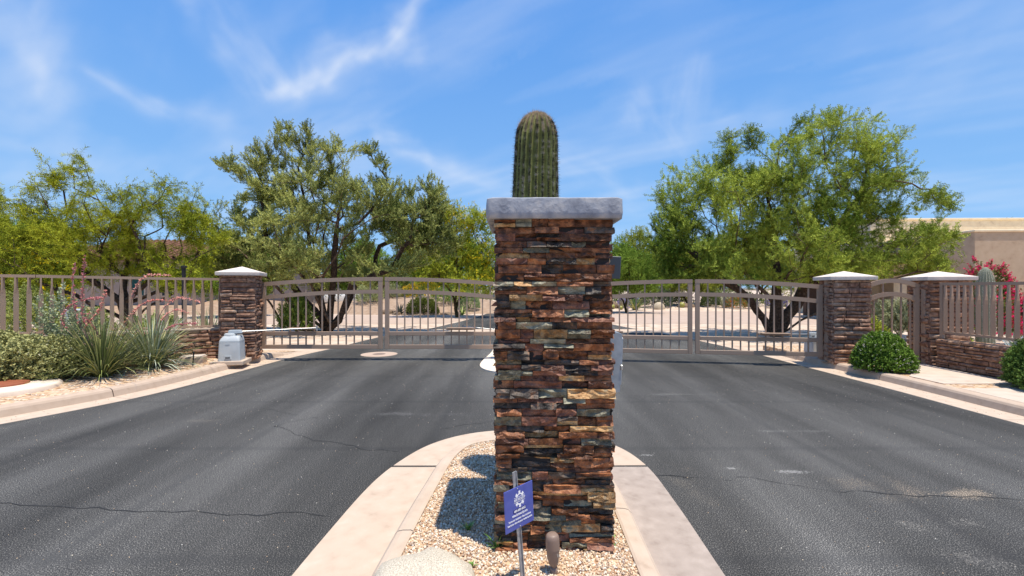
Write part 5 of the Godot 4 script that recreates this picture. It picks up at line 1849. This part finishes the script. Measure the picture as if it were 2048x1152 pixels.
	var far := [[-36, 32, 1.6], [-44, 44, 1.8], [-33, 20, 1.3], [-52, 62, 1.9], [-40, 66, 2.0], [-30, 58, 1.7], [-20, 64, 1.9], [-11, 66, 1.6], [6, 68, 1.5], [15, 58, 1.5], [23, 60, 1.7], [32, 60, 2.0], [43, 58, 2.1], [54, 62, 2.2], [66, 60, 2.2], [-64, 58, 2.1]]
	for i in far.size():
		copy(yellow if i % 3 == 1 else soft, "one of the hazy green trees that close the view at the horizon", V(far[i][0], -0.3, far[i][1]), i * 1.3, far[i][2], "far trees closing the horizon")
	# low plant life on both sides
	var s := thing("flowering_bush", "yellow flowering bush behind the left end of the left fence", "bush", V(-16.2, 0.1, 15.5))
	shrub(s, Vector3(1.2, 2.45, 0.9), 2600, "broad", Color(.10, .16, .02), Color(.28, .33, .05), 0.5, [Color(.85, .62, .01), 0.75, 1.1], 0.5, 0.25)
	for q in [[-10.9, 12.0, .55, .8, "leafy green bush behind the left fence under the drooping tree"], [-9.6, 12.6, .65, .75, "leafy bush behind the left fence, right of the pale cabinet"], [-8.9, 11.6, .45, .55, "low bush behind the left fence near the black post"], [-13.0, 12.8, .8, 1.2, "reddish-green bush behind the left fence, left of the pale cabinet"]]:
		s = thing("bush", q[4], "bush", V(q[0], 0.15, q[1]))
		shrub(s, Vector3(q[2], q[3], q[2]), 900, "broad", Color(.13, .18, .03), Color(.36, .40, .12), 0.6, null, 0.4, 0.3)
	for q in [[-7.15, 11.0, "strappy clump behind the left fence beside the stone pillar"], [-8.2, 12.4, "tall dry-tipped clump behind the left fence"]]:
		s = thing("yucca", q[2], "yucca", V(q[0], 0.05, q[1]))
		blades(s, 120, Vector2(0.7, 1.25), 0.026, Vector2(4, 55), [blade_mat(lin(.16, .20, .07)), blade_mat(lin(.42, .38, .20)), blade_mat(lin(.08, .11, .04))], 0.12)
	s = thing("sapling", "small green shoots growing at the foot of the olive tree", "bush", V(-7.6, 0, 16.4))
	shrub(s, Vector3(0.55, 1.25, 0.5), 700, "tuft", Color(.10, .17, .02), Color(.26, .33, .06), 0.7, null, 0.8, 0.3)
	s = thing("sapling", "pale thin bush right of the olive tree's trunk", "bush", V(-9.5, 0.5, 31.0))
	shrub(s, Vector3(0.9, 1.5, 0.8), 500, "tuft", Color(.24, .28, .10), Color(.46, .48, .22), 0.8, null, 0.8, 0.4)


func house_wall(o: Node3D, called: String, c: Vector3, sz: Vector3, m: Material, turn := 0.0) -> MeshInstance3D:
	var b := MB.new()
	b.box(c, sz, Basis(Vector3.UP, turn), 0.02)
	return put(called, b.mesh(m), o)

func window(o: Node3D, at: Vector3, w: float, h: float, frame_m: Material, glass: Material) -> void:
	var b := MB.new()
	for s in [-1, 1]:
		b.box(at + Vector3(w / 2 * s, 0, 0), Vector3(0.07, h + 0.07, 0.08))
		b.box(at + Vector3(0, h / 2 * s, 0), Vector3(w - 0.07, 0.07, 0.08))
	var f := put("window", b.mesh(frame_m), o)
	b = MB.new()
	b.box(at + Vector3(0, 0, -0.015), Vector3(w - 0.07, h - 0.07, 0.02))
	put("pane", b.mesh(glass), f)

func build_beyond() -> void:
	R.seed = 36
	# house on the right
	var o := thing("stucco_house", "flat-roofed stucco house with a cream parapet at the right", "house", V(19.0, 0, 19.0))
	var w := house_wall(o, "front_block", Vector3(7.9, 1.97, -2.6), Vector3(15, 3.94, 5.4), M.taupe_stucco, -0.06)
	house_wall(o, "coping", Vector3(7.9, 3.98, -2.6), Vector3(15.1, 0.1, 5.5), M.cream_stucco, -0.06)
	house_wall(o, "upper_block", Vector3(10.2, 2.6, -9.0), Vector3(20, 5.2, 7), M.cream_stucco, -0.03)
	house_wall(o, "parapet_coping", Vector3(10.2, 5.25, -9.0), Vector3(20.1, 0.12, 7.1), M.cream_stucco, -0.03)
	# porch of the same house, left of the front block
	house_wall(o, "porch_wall", Vector3(-0.7, 1.4, -6.6), Vector3(4.4, 2.8, 0.3), M.brown_stucco)
	house_wall(o, "porch_roof", Vector3(-0.7, 3.0, -4.6), Vector3(4.6, 0.45, 4.4), M.brown_stucco)
	house_wall(o, "porch_column", Vector3(-0.55, 1.38, -3.1), Vector3(0.36, 2.76, 0.36), M.cream_stucco)
	house_wall(o, "porch_floor", Vector3(-0.7, 0.05, -4.6), Vector3(4.6, 0.1, 4.4), M.concrete)
	house_wall(o, "porch_door", Vector3(-1.6, 1.15, -6.42), Vector3(1.0, 2.1, 0.08), M.bark)
	window(o, Vector3(3.2, 1.7, 0.12), 1.4, 1.3, M.brown_stucco, M.glass_dark)
	var b := MB.new()
	var pot := thing("red_pot", "rounded red glazed pot behind the grey-green bush beyond the small arched gate", "pot", V(16.35, 0.0, 19.5))
	b.lathe([[Vector2(0.16, 0), Vector2(0.26, 0.2), Vector2(0.31, 0.5), Vector2(0.28, 0.8), Vector2(0.22, 0.92)]], 24)
	put("body", b.mesh(M.red_glaze), pot)
	b = MB.new()
	b.lathe([[Vector2(0.22, 0.92), Vector2(0.27, 0.935), Vector2(0.275, 0.97), Vector2(0.22, 0.985), Vector2(0.20, 0.93), Vector2(0.0, 0.90)]], 24)
	put("rim", b.mesh(M.red_glaze), pot)
	# house on the left
	o = thing("tiled_house", "grey-walled house with tiled roof behind the drooping tree at left", "house", V(-26.5, 0, 29.5))
	house_wall(o, "wall", Vector3(1.2, 1.75, -4), Vector3(9.6, 3.5, 7.0), M.grey_stucco)
	house_wall(o, "wing_wall", Vector3(6.6, 2.1, -8), Vector3(6.5, 4.2, 6.0), M.grey_stucco)
	for r in [[1.2, 3.5, -4.0, 5.4, 4.1, 1.5], [6.6, 4.2, -8.0, 3.9, 3.7, 1.3]]:
		b = MB.new()
		var q := [Vector3(-r[3], 0, r[4]), Vector3(r[3], 0, r[4]), Vector3(r[3], 0, -r[4]), Vector3(-r[3], 0, -r[4])]
		var c := Vector3(r[0], r[1], r[2])
		var ra := c + Vector3(-r[3] * 0.45, r[5], 0)
		var rb := c + Vector3(r[3] * 0.45, r[5], 0)
		b.quad(c + q[0], c + q[1], rb, ra)
		b.quad(c + q[2], c + q[3], ra, rb)
		b.tri(c + q[1], c + q[2], rb)
		b.tri(c + q[3], c + q[0], ra)
		b.quad(c + q[3], c + q[2], c + q[1], c + q[0])
		b.box(c + Vector3(0, -0.09, r[4]), Vector3(r[3] * 2, 0.16, 0.06))
		for i in 26:
			var x := lerpf(-r[3], r[3], (i + 0.5) / 26.0)
			var top := c + Vector3(clampf(x, -r[3] * 0.45, r[3] * 0.45), r[5], 0)
			var t := 1.0
			if absf(x) > r[3] * 0.45: t = (r[3] - absf(x)) / (r[3] * 0.55)
			var e := c + Vector3(x, 0.0, r[4])
			var f := c + Vector3(x, r[5] * t, r[4] * (1.0 - t))
			b.tube(PackedVector3Array([e + Vector3(0, 0.02, 0.05), f + Vector3(0, 0.02, 0)]), PackedFloat32Array([0.11, 0.11]), 6)
		put("roof", b.mesh(M.roof_tile), o)
	window(o, Vector3(4.3, 1.75, -0.46), 0.75, 1.35, M.white_stucco, M.glass_dark)
	window(o, Vector3(2.4, 1.75, -0.46), 0.9, 1.35, M.white_stucco, M.teal_glass)
	# far house and car beyond the left gate
	o = thing("far_house", "brown house with a teal window and white garage wall far beyond the left gate", "house", V(-15.5, 0, 47.0))
	house_wall(o, "brown_wall", Vector3(2.2, 1.4, -3), Vector3(4.4, 2.8, 6), M.brown_rock)
	house_wall(o, "white_wall", Vector3(-8.5, 1.3, -3), Vector3(7.5, 2.6, 6), M.white_stucco)
	house_wall(o, "middle_wall", Vector3(-2.4, 1.3, -4), Vector3(4.8, 2.6, 6), M.taupe_stucco)
	house_wall(o, "roof", Vector3(-3.5, 2.9, -3), Vector3(17.6, 0.25, 7), M.roof_tile)
	window(o, Vector3(2.0, 1.75, 0.04), 0.9, 1.0, M.brown_stucco, M.teal_glass)
	car()
	# mounds of the planted beds on both sides of the far street
	for q in MOUNDS:
		var rows := []
		for j in 9:
			var rr := 1.0 - j / 8.0
			var r := PackedVector3Array()
			for i in 40:
				var a := TAU * i / 40
				var p := Vector2(sin(a) * q[3], cos(a) * q[4]) * rr
				var y: float = q[5] * (1.0 - rr * rr) * (1.0 + 0.25 * NZ.get_noise_2d(p.x * 25, p.y * 25)) - 0.02
				r.append(V(q[1] + p.x, y, q[2] - p.y))
			rows.append(r)
		b = MB.new()
		b.grid(rows, true)
		setting(q[0], b.mesh(M[q[6]]))
	beds()

func car() -> void:
	var o := thing("parked_car", "white parked car far beyond the left gate, behind the olive tree", "car", V(-15.3, 0, 44.0), 0.15)
	var b := MB.new()
	b.loft([[0.28, 4.4, 1.72, 0, 0, 0.25], [0.5, 4.55, 1.80, 0, 0, 0.3], [0.85, 4.5, 1.8, 0, 0, 0.3], [1.0, 4.3, 1.7, 0, 0, 0.3], [1.02, 3.1, 1.6, -0.3, 0, 0.25], [1.5, 2.2, 1.4, -0.3, 0, 0.25], [1.56, 1.9, 1.2, -0.3, 0, 0.25]])
	put("body", b.mesh(M.car_white), o)
	b = MB.new()
	b.loft([[1.08, 2.98, 1.60, -0.3, 0, 0.25], [1.44, 2.34, 1.46, -0.3, 0, 0.25]])
	put("windows", b.mesh(M.glass_dark), o)
	for x in [-1.4, 1.4]:
		for z in [-0.82, 0.82]:
			var t := MB.new()
			t.lathe([[Vector2(0.0, -0.1), Vector2(0.3, -0.1), Vector2(0.33, -0.06), Vector2(0.33, 0.06), Vector2(0.3, 0.1), Vector2(0, 0.1)]], 18, Transform3D(Basis(Vector3(1, 0, 0), PI / 2), Vector3(x, 0.33, z)))
			put("wheel", t.mesh(M.tyre), o)

const MOUNDS := [["left_bed_mound", -7.0, 34.5, 9.5, 6.8, 0.95, "brown_gravel"], ["right_bed_mound", 15.5, 39.0, 11.5, 6.8, 0.36, "desert"], ["left_brown_slope", -22.0, 33.0, 12.0, 5.5, 0.8, "brown_gravel"]]

func B(x: float, z: float) -> Vector3:
	var y := 0.0
	for q in MOUNDS:
		var r := Vector2((x - q[1]) / q[3], (z - q[2]) / q[4]).length()
		if r < 1.0: y = maxf(y, q[5] * (1.0 - r * r) * 0.97 - 0.02)
	return V(x, y, z)

func beds() -> void:
	R.seed = 37
	var s: Node3D
	var boxc := [lin(.02, .05, .012), lin(.09, .16, .03)]
	# beyond the left gate
	s = thing("dark_bush", "dark spreading bush at the kerb beyond the left gate, under a spiky sotol", "bush", B(-5.3, 27.90))
	shrub(s, Vector3(0.95, 0.95, 0.6), 1500, "broad", Color(.035, .06, .012), Color(.17, .20, .04), 0.4)
	s = thing("sotol", "spiky grey-green sotol growing behind the dark spreading bush", "sotol", B(-5.75, 28.90))
	blades(s, 150, Vector2(0.8, 1.3), 0.035, Vector2(3, 80), [blade_mat(lin(.20, .24, .14)), blade_mat(lin(.34, .37, .24))], 0.12)
	s = thing("dark_agave", "dark agave left of the dark spreading bush", "agave", B(-6.75, 28.00))
	blades(s, 34, Vector2(0.45, 0.75), 0.10, Vector2(5, 70), [blade_mat(lin(.05, .06, .05)), blade_mat(lin(.10, .11, .09))], 0.08, "leaves", 0.04)
	s = thing("round_bush", "clipped round green bush just left of the slate pillar", "bush", B(-2.75, 29.60))
	shrub(s, Vector3(0.68, 1.05, 0.6), 1800, "box", boxc[0], boxc[1], 0.3, null, 0.4, 0.06)
	s = thing("sago_palm", "small yellow-green palm left of the clipped round bush", "palm", B(-2.95, 27.40))
	blades(s, 60, Vector2(0.5, 0.8), 0.05, Vector2(15, 85), [blade_mat(lin(.24, .32, .05)), blade_mat(lin(.38, .42, .10))], 0.05)
	s = thing("orange_flower_bush", "orange and yellow flowering bush behind the sotol", "bush", B(-6.6, 34.00))
	shrub(s, Vector3(1.5, 0.95, 0.9), 1300, "broad", Color(.12, .18, .03), Color(.30, .34, .07), 0.5, [Color(.85, .50, .02), 0.6, 1.3])
	for q in [[-4.45, 30.80, .85, 1.0, "yellow-green bush right of the sotol", .18, .26], [-3.75, 32.00, .75, .85, "silvery bush between the yellow-green bush and the round bush", .36, .38], [-3.4, 35.50, .8, .9, "green bush behind the silvery bush", .10, .17], [-7.4, 35.50, .7, 1.2, "blue-green bush left of the orange flowers", .12, .20], [-2.0, 36.00, .8, .8, "yellow-flecked bush far behind the round bush", .22, .26]]:
		s = thing("bed_bush", q[4], "bush", B(q[0], q[1]))
		shrub(s, Vector3(q[2], q[3], q[2]), 800, "broad", Color(q[5] * .8, q[6] * .75, .04), Color(q[5] * 1.7, q[6] * 1.6, .14), 0.6)
	s = thing("ocotillo", "tall thin-wanded ocotillo behind the clipped round bush", "ocotillo", B(-2.6, 33.00))
	blades(s, 26, Vector2(1.8, 2.6), 0.05, Vector2(3, 28), [blade_mat(lin(.22, .27, .10))], 0.1, "wands", 0.02)
	for q in [[-6.9, 27.90, .30, .2, "brown_rock", "brown rock at the left foot of the dark agave"], [-7.5, 28.20, .4, .22, "brown_rock", "brown rock farthest left on the bed beyond the left gate"], [-6.35, 27.60, .2, .14, "brown_rock", "small tan rock between the dark agave and the dark spreading bush"], [-3.9, 28.20, .5, .14, "brown_rock", "low brown rock between the dark spreading bush and the small palm"]]:
		var b := MB.new()
		boulder(b, Vector3(q[2], q[3], q[2] * 0.8))
		var o := put("rock", b.mesh(M[q[4]]))
		o.position = B(q[0], q[1])
		tag(o, q[5], "rock")
	# beyond the right gate
	s = thing("agave", "bright green yellow-edged agave beyond the right gate, next to the slate pillar", "agave", B(8.9, 33.60))
	blades(s, 46, Vector2(0.9, 1.3), 0.14, Vector2(3, 62), [blade_mat(lin(.10, .19, .05)), blade_mat(lin(.42, .42, .13))], 0.06, "leaves", 0.05)
	s = thing("barrel_cactus", "round golden barrel cactus on the far bed, nearest the slate pillar", "cactus", B(7.15, 33.96))
	var b := MB.new()
	b.lathe([[Vector2(0.12, -0.05), Vector2(0.22, 0.1), Vector2(0.24, 0.22), Vector2(0.18, 0.36), Vector2(0.0, 0.42)]], 16)
	put("ribbed_body", b.mesh(blade_mat(lin(.30, .29, .06))), s)
	copy(s, "golden barrel cactus just above the one nearest the slate pillar", B(7.5, 34.83), 1.0, 0.9)
	copy(s, "golden barrel cactus between the slate pillar and the agave", B(8.0, 34.20), 1.0, 0.7)
	copy(s, "golden barrel cactus right of the cream boulder", B(12.6, 34.52), 2.0, 0.95)
	b = MB.new()
	boulder(b, Vector3(0.42, 0.52, 0.35), Vector3.ZERO, 0.12)
	var o := put("cream_boulder", b.mesh(M.cream_rock))
	o.position = B(10.7, 33.90)
	tag(o, "smooth cream boulder beyond the right gate, in front of the dark bush", "boulder")
	b = MB.new()
	boulder(b, Vector3(0.6, 0.5, 0.45))
	o = put("brown_boulder", b.mesh(M.brown_rock))
	o.position = B(7.6, 35.45)
	tag(o, "brown boulder on the far bed beside the slate pillar", "boulder")
	b = MB.new()
	boulder(b, Vector3(0.7, 0.3, 0.45))
	o = put("flat_rock", b.mesh(M.brown_rock))
	o.position = B(13.0, 34.83)
	tag(o, "flat brown rock right of the cream boulder", "rock")
	s = thing("dark_bush", "dark rounded bush behind the cream boulder", "bush", B(10.9, 35.02))
	shrub(s, Vector3(1.15, 1.5, 0.9), 1700, "broad", Color(.04, .06, .03), Color(.18, .22, .13), 0.4)
	s = thing("dark_bush", "dark rounded bush just right of the right gate's middle stiles", "bush", B(14.9, 34.95))
	shrub(s, Vector3(0.75, 1.0, 0.7), 1100, "broad", Color(.04, .07, .02), Color(.18, .22, .08), 0.4)
	s = thing("purple_flower_bush", "purple flowering bush behind the yellow-edged agave", "bush", B(9.0, 35.57))
	shrub(s, Vector3(0.75, 0.8, 0.6), 600, "broad", Color(.14, .18, .06), Color(.30, .32, .14), 0.5, [Color(.36, .26, .68), 0.9, 1.3])
	s = thing("purple_flower_bush", "purple flowering bush seen through the fork of the thick trunk", "bush", B(19.5, 34.21))
	shrub(s, Vector3(0.6, 1.0, 0.6), 500, "broad", Color(.14, .18, .06), Color(.30, .32, .14), 0.5, [Color(.36, .26, .68), 0.7, 1.3])
	s = thing("ornamental_grass", "tan ornamental grass left of the purple flowers", "grass clump", B(8.2, 34.95))
	blades(s, 90, Vector2(0.5, 0.9), 0.02, Vector2(3, 45), [blade_mat(lin(.42, .33, .20)), blade_mat(lin(.30, .26, .14))], 0.1)
	s = thing("orange_flower_bush", "orange-red flowering bush left of the thick trunk", "bush", B(16.5, 33.96))
	shrub(s, Vector3(0.95, 0.75, 0.7), 800, "broad", Color(.12, .14, .03), Color(.28, .28, .07), 0.5, [Color(.62, .16, .03), 0.4, 1.2])
	s = thing("orange_flower_bush", "orange-yellow flowering bush seen left of the pillar behind the clipped bush", "bush", B(22.3, 34.00))
	shrub(s, Vector3(1.1, 0.85, 0.7), 900, "broad", Color(.16, .20, .04), Color(.34, .36, .08), 0.5, [Color(.75, .36, .03), 0.4, 1.2])
	s = thing("ocotillo", "grey-green wanded plant left of the orange-red flowers", "ocotillo", B(15.5, 33.96))
	blades(s, 40, Vector2(1.0, 1.7), 0.05, Vector2(3, 30), [blade_mat(lin(.22, .26, .13)), blade_mat(lin(.33, .35, .22))], 0.15, "wands", 0.02)
	s = thing("blue_agave", "blue-grey agave between the orange-red flowers and the thick trunk", "agave", B(17.5, 33.40))
	blades(s, 30, Vector2(0.5, 0.8), 0.12, Vector2(5, 65), [blade_mat(lin(.24, .29, .28))], 0.06, "leaves", 0.05)
	for q in [[6.6, 14.6, 0.14], [7.1, 14.3, 0.12], [7.7, 14.7, 0.16], [8.3, 14.2, 0.15], [9.2, 14.6, 0.18], [9.6, 14.2, 0.13], [6.9, 15.3, 0.15], [10.0, 15.0, 0.14], [8.9, 13.9, 0.11], [7.4, 15.6, 0.12]]:
		b = MB.new()
		boulder(b, Vector3(q[2] * 1.2, q[2] * 0.6, q[2]))
		o = put("river_rock", b.mesh(M.granite if R.randf() < 0.5 else M.cream_rock))
		o.position = B(q[0], q[1])
		tag(o, "pale rock lying under the thick-trunked tree beyond the right gate", "rock", "pale rocks under the right tree")
	for q in [[8.3, 37.09, .9, 1.1, "green bush behind the purple flowers", 0], [10.0, 37.40, .8, .9, "pale bush behind the dark bush and the cream boulder", 2], [12.2, 36.78, 1.0, 1.2, "dark green bush right of the cream boulder, farther up the bed", 1], [13.6, 37.71, .9, 1.0, "yellow-green bush beyond the right gate's middle stiles", 3], [16.3, 36.47, 1.1, 1.3, "green bush behind the grey-green wanded plant", 0], [18.2, 35.73, .9, 1.1, "dark bush left of the thick trunk, behind the blue-grey agave", 1], [20.6, 35.85, 1.2, 1.5, "yellow-green bush right of the thick trunk", 3], [23.0, 35.85, 1.1, 1.4, "green bush behind the orange-yellow flowers", 0], [7.3, 38.02, 1.0, 1.2, "yellow-green bush farthest up the bed beside the slate pillar", 3], [-5.0, 37.00, .9, 1.1, "green bush on top of the far left bed behind the orange flowers", 0], [-8.6, 33.50, .8, 1.0, "pale bush left of the orange flowers", 2], [-10.4, 34.50, .9, 1.1, "dark green bush on the far left bed behind the olive tree's trunk", 1], [-3.6, 38.50, .9, 1.0, "yellow-green bush at the top of the far left bed beside the slate pillar", 3]]:
		s = thing("bed_bush", q[4], "bush", B(q[0], q[1]))
		var pair = [[Color(.05, .10, .012), Color(.20, .29, .05)], [Color(.03, .05, .012), Color(.13, .17, .05)], [Color(.20, .22, .09), Color(.42, .42, .22)], [Color(.14, .18, .015), Color(.40, .40, .06)]][q[5]]
		shrub(s, Vector3(q[2], q[3], q[2]), 800, "broad", pair[0], pair[1], 0.55, null, 0.5, 0.25)
	# behind the small gate and the right fence
	s = thing("grey_bush", "grey-green bush beyond the small arched gate", "bush", V(11.9, 0.1, 14.3))
	shrub(s, Vector3(0.52, 1.05, 0.5), 800, "tuft", Color(.22, .25, .12), Color(.46, .47, .27), 0.7, null, 1.0, 0.25)
	s = thing("yellow_green_bush", "yellow-green leafy bush beyond the small gate, next to the middle pillar", "bush", V(8.45, 0.1, 10.9))
	shrub(s, Vector3(0.4, 0.72, 0.4), 500, "broad", Color(.18, .26, .02), Color(.42, .44, .06), 0.6, null, 0.6, 0.25)
	s = thing("small_saguaro", "stout grey-green cactus standing behind the right fence", "cactus", V(11.3, 0.1, 11.1))
	b = MB.new()
	var rows := []
	for i in 26:
		var y := 2.0 * minf(i / 20.0, 0.93) if i < 20 else 1.86 + 0.14 * sin((i - 19) / 6.0 * PI / 2)
		var rr := 0.17 if i < 14 else 0.17 * sqrt(maxf(0.0, 1.0 - pow(maxf(0.0, (y - 1.3) / 0.70), 2.6)))
		var r := PackedVector3Array()
		for k in 18 * 4:
			var a := TAU * k / 72.0
			var c := rr * (0.88 + 0.12 * absf(cos(k / 4.0 * PI)))
			r.append(Vector3(sin(a) * c, y, cos(a) * c))
		rows.append(r)
	b.grid(rows, true)
	put("ribbed_stem", b.mesh(M.grey_saguaro), s)
	var sp := MB.new()
	for i in 7:
		var a := TAU * i / 7
		sp.tri(Vector3(-0.002, 0, 0), Vector3(0.002, 0, 0), Vector3(sin(a), 0.7, cos(a)).normalized() * 0.035)
	var spots := []
	var tints := PackedColorArray()
	for k in 18:
		for j in 60:
			var y := 0.2 + 1.75 * j / 60.0
			var a := TAU * k / 18.0
			var rr := 0.17 * sqrt(maxf(0.0, 1.0 - pow(maxf(0.0, (y - 1.3) / 0.70), 2.6)))
			var d := Vector3(sin(a), 0, cos(a))
			spots.append(Transform3D(frame((d + Vector3.UP * (0.2 if y < 1.7 else 1.0)).normalized(), R.randf() * TAU), d * rr + Vector3(0, y, 0)))
			tints.append(Color(.62, .58, .48) * rf(0.7, 1.1))
	scatter("spines", sp.mesh(M.spine), spots, tints, s)
	s = thing("bougainvillea", "magenta bougainvillea behind the right fence against the house", "bush", V(13.45, 0.1, 13.2))
	shrub(s, Vector3(0.64, 2.15, 0.55), 1700, "broad", Color(.06, .09, .02), Color(.20, .23, .06), 0.6, [Color(.72, .02, .13), 0.85, 1.15], 0.5, 0.35)
	s = thing("leafy_bush", "bright leafy bush behind the right fence beside the stout cactus", "bush", V(10.8, 0.1, 11.6))
	shrub(s, Vector3(0.42, 1.0, 0.4), 700, "broad", Color(.13, .22, .015), Color(.34, .42, .05), 0.6, null, 0.5, 0.2)
	s = thing("blue_agave", "blue-grey agave behind the right fence at the picture's edge", "agave", V(10.6, 0.1, 9.75))
	blades(s, 26, Vector2(0.4, 0.65), 0.10, Vector2(5, 60), [blade_mat(lin(.20, .25, .25)), blade_mat(lin(.30, .36, .34))], 0.06, "leaves", 0.05)
	s = thing("dark_red_bush", "dark red-leaved bush right of the magenta bougainvillea", "bush", V(15.6, 0.1, 14.2))
	shrub(s, Vector3(0.85, 1.55, 0.6), 900, "broad", Color(.05, .025, .02), Color(.18, .06, .05), 0.6, null, 0.5, 0.4)
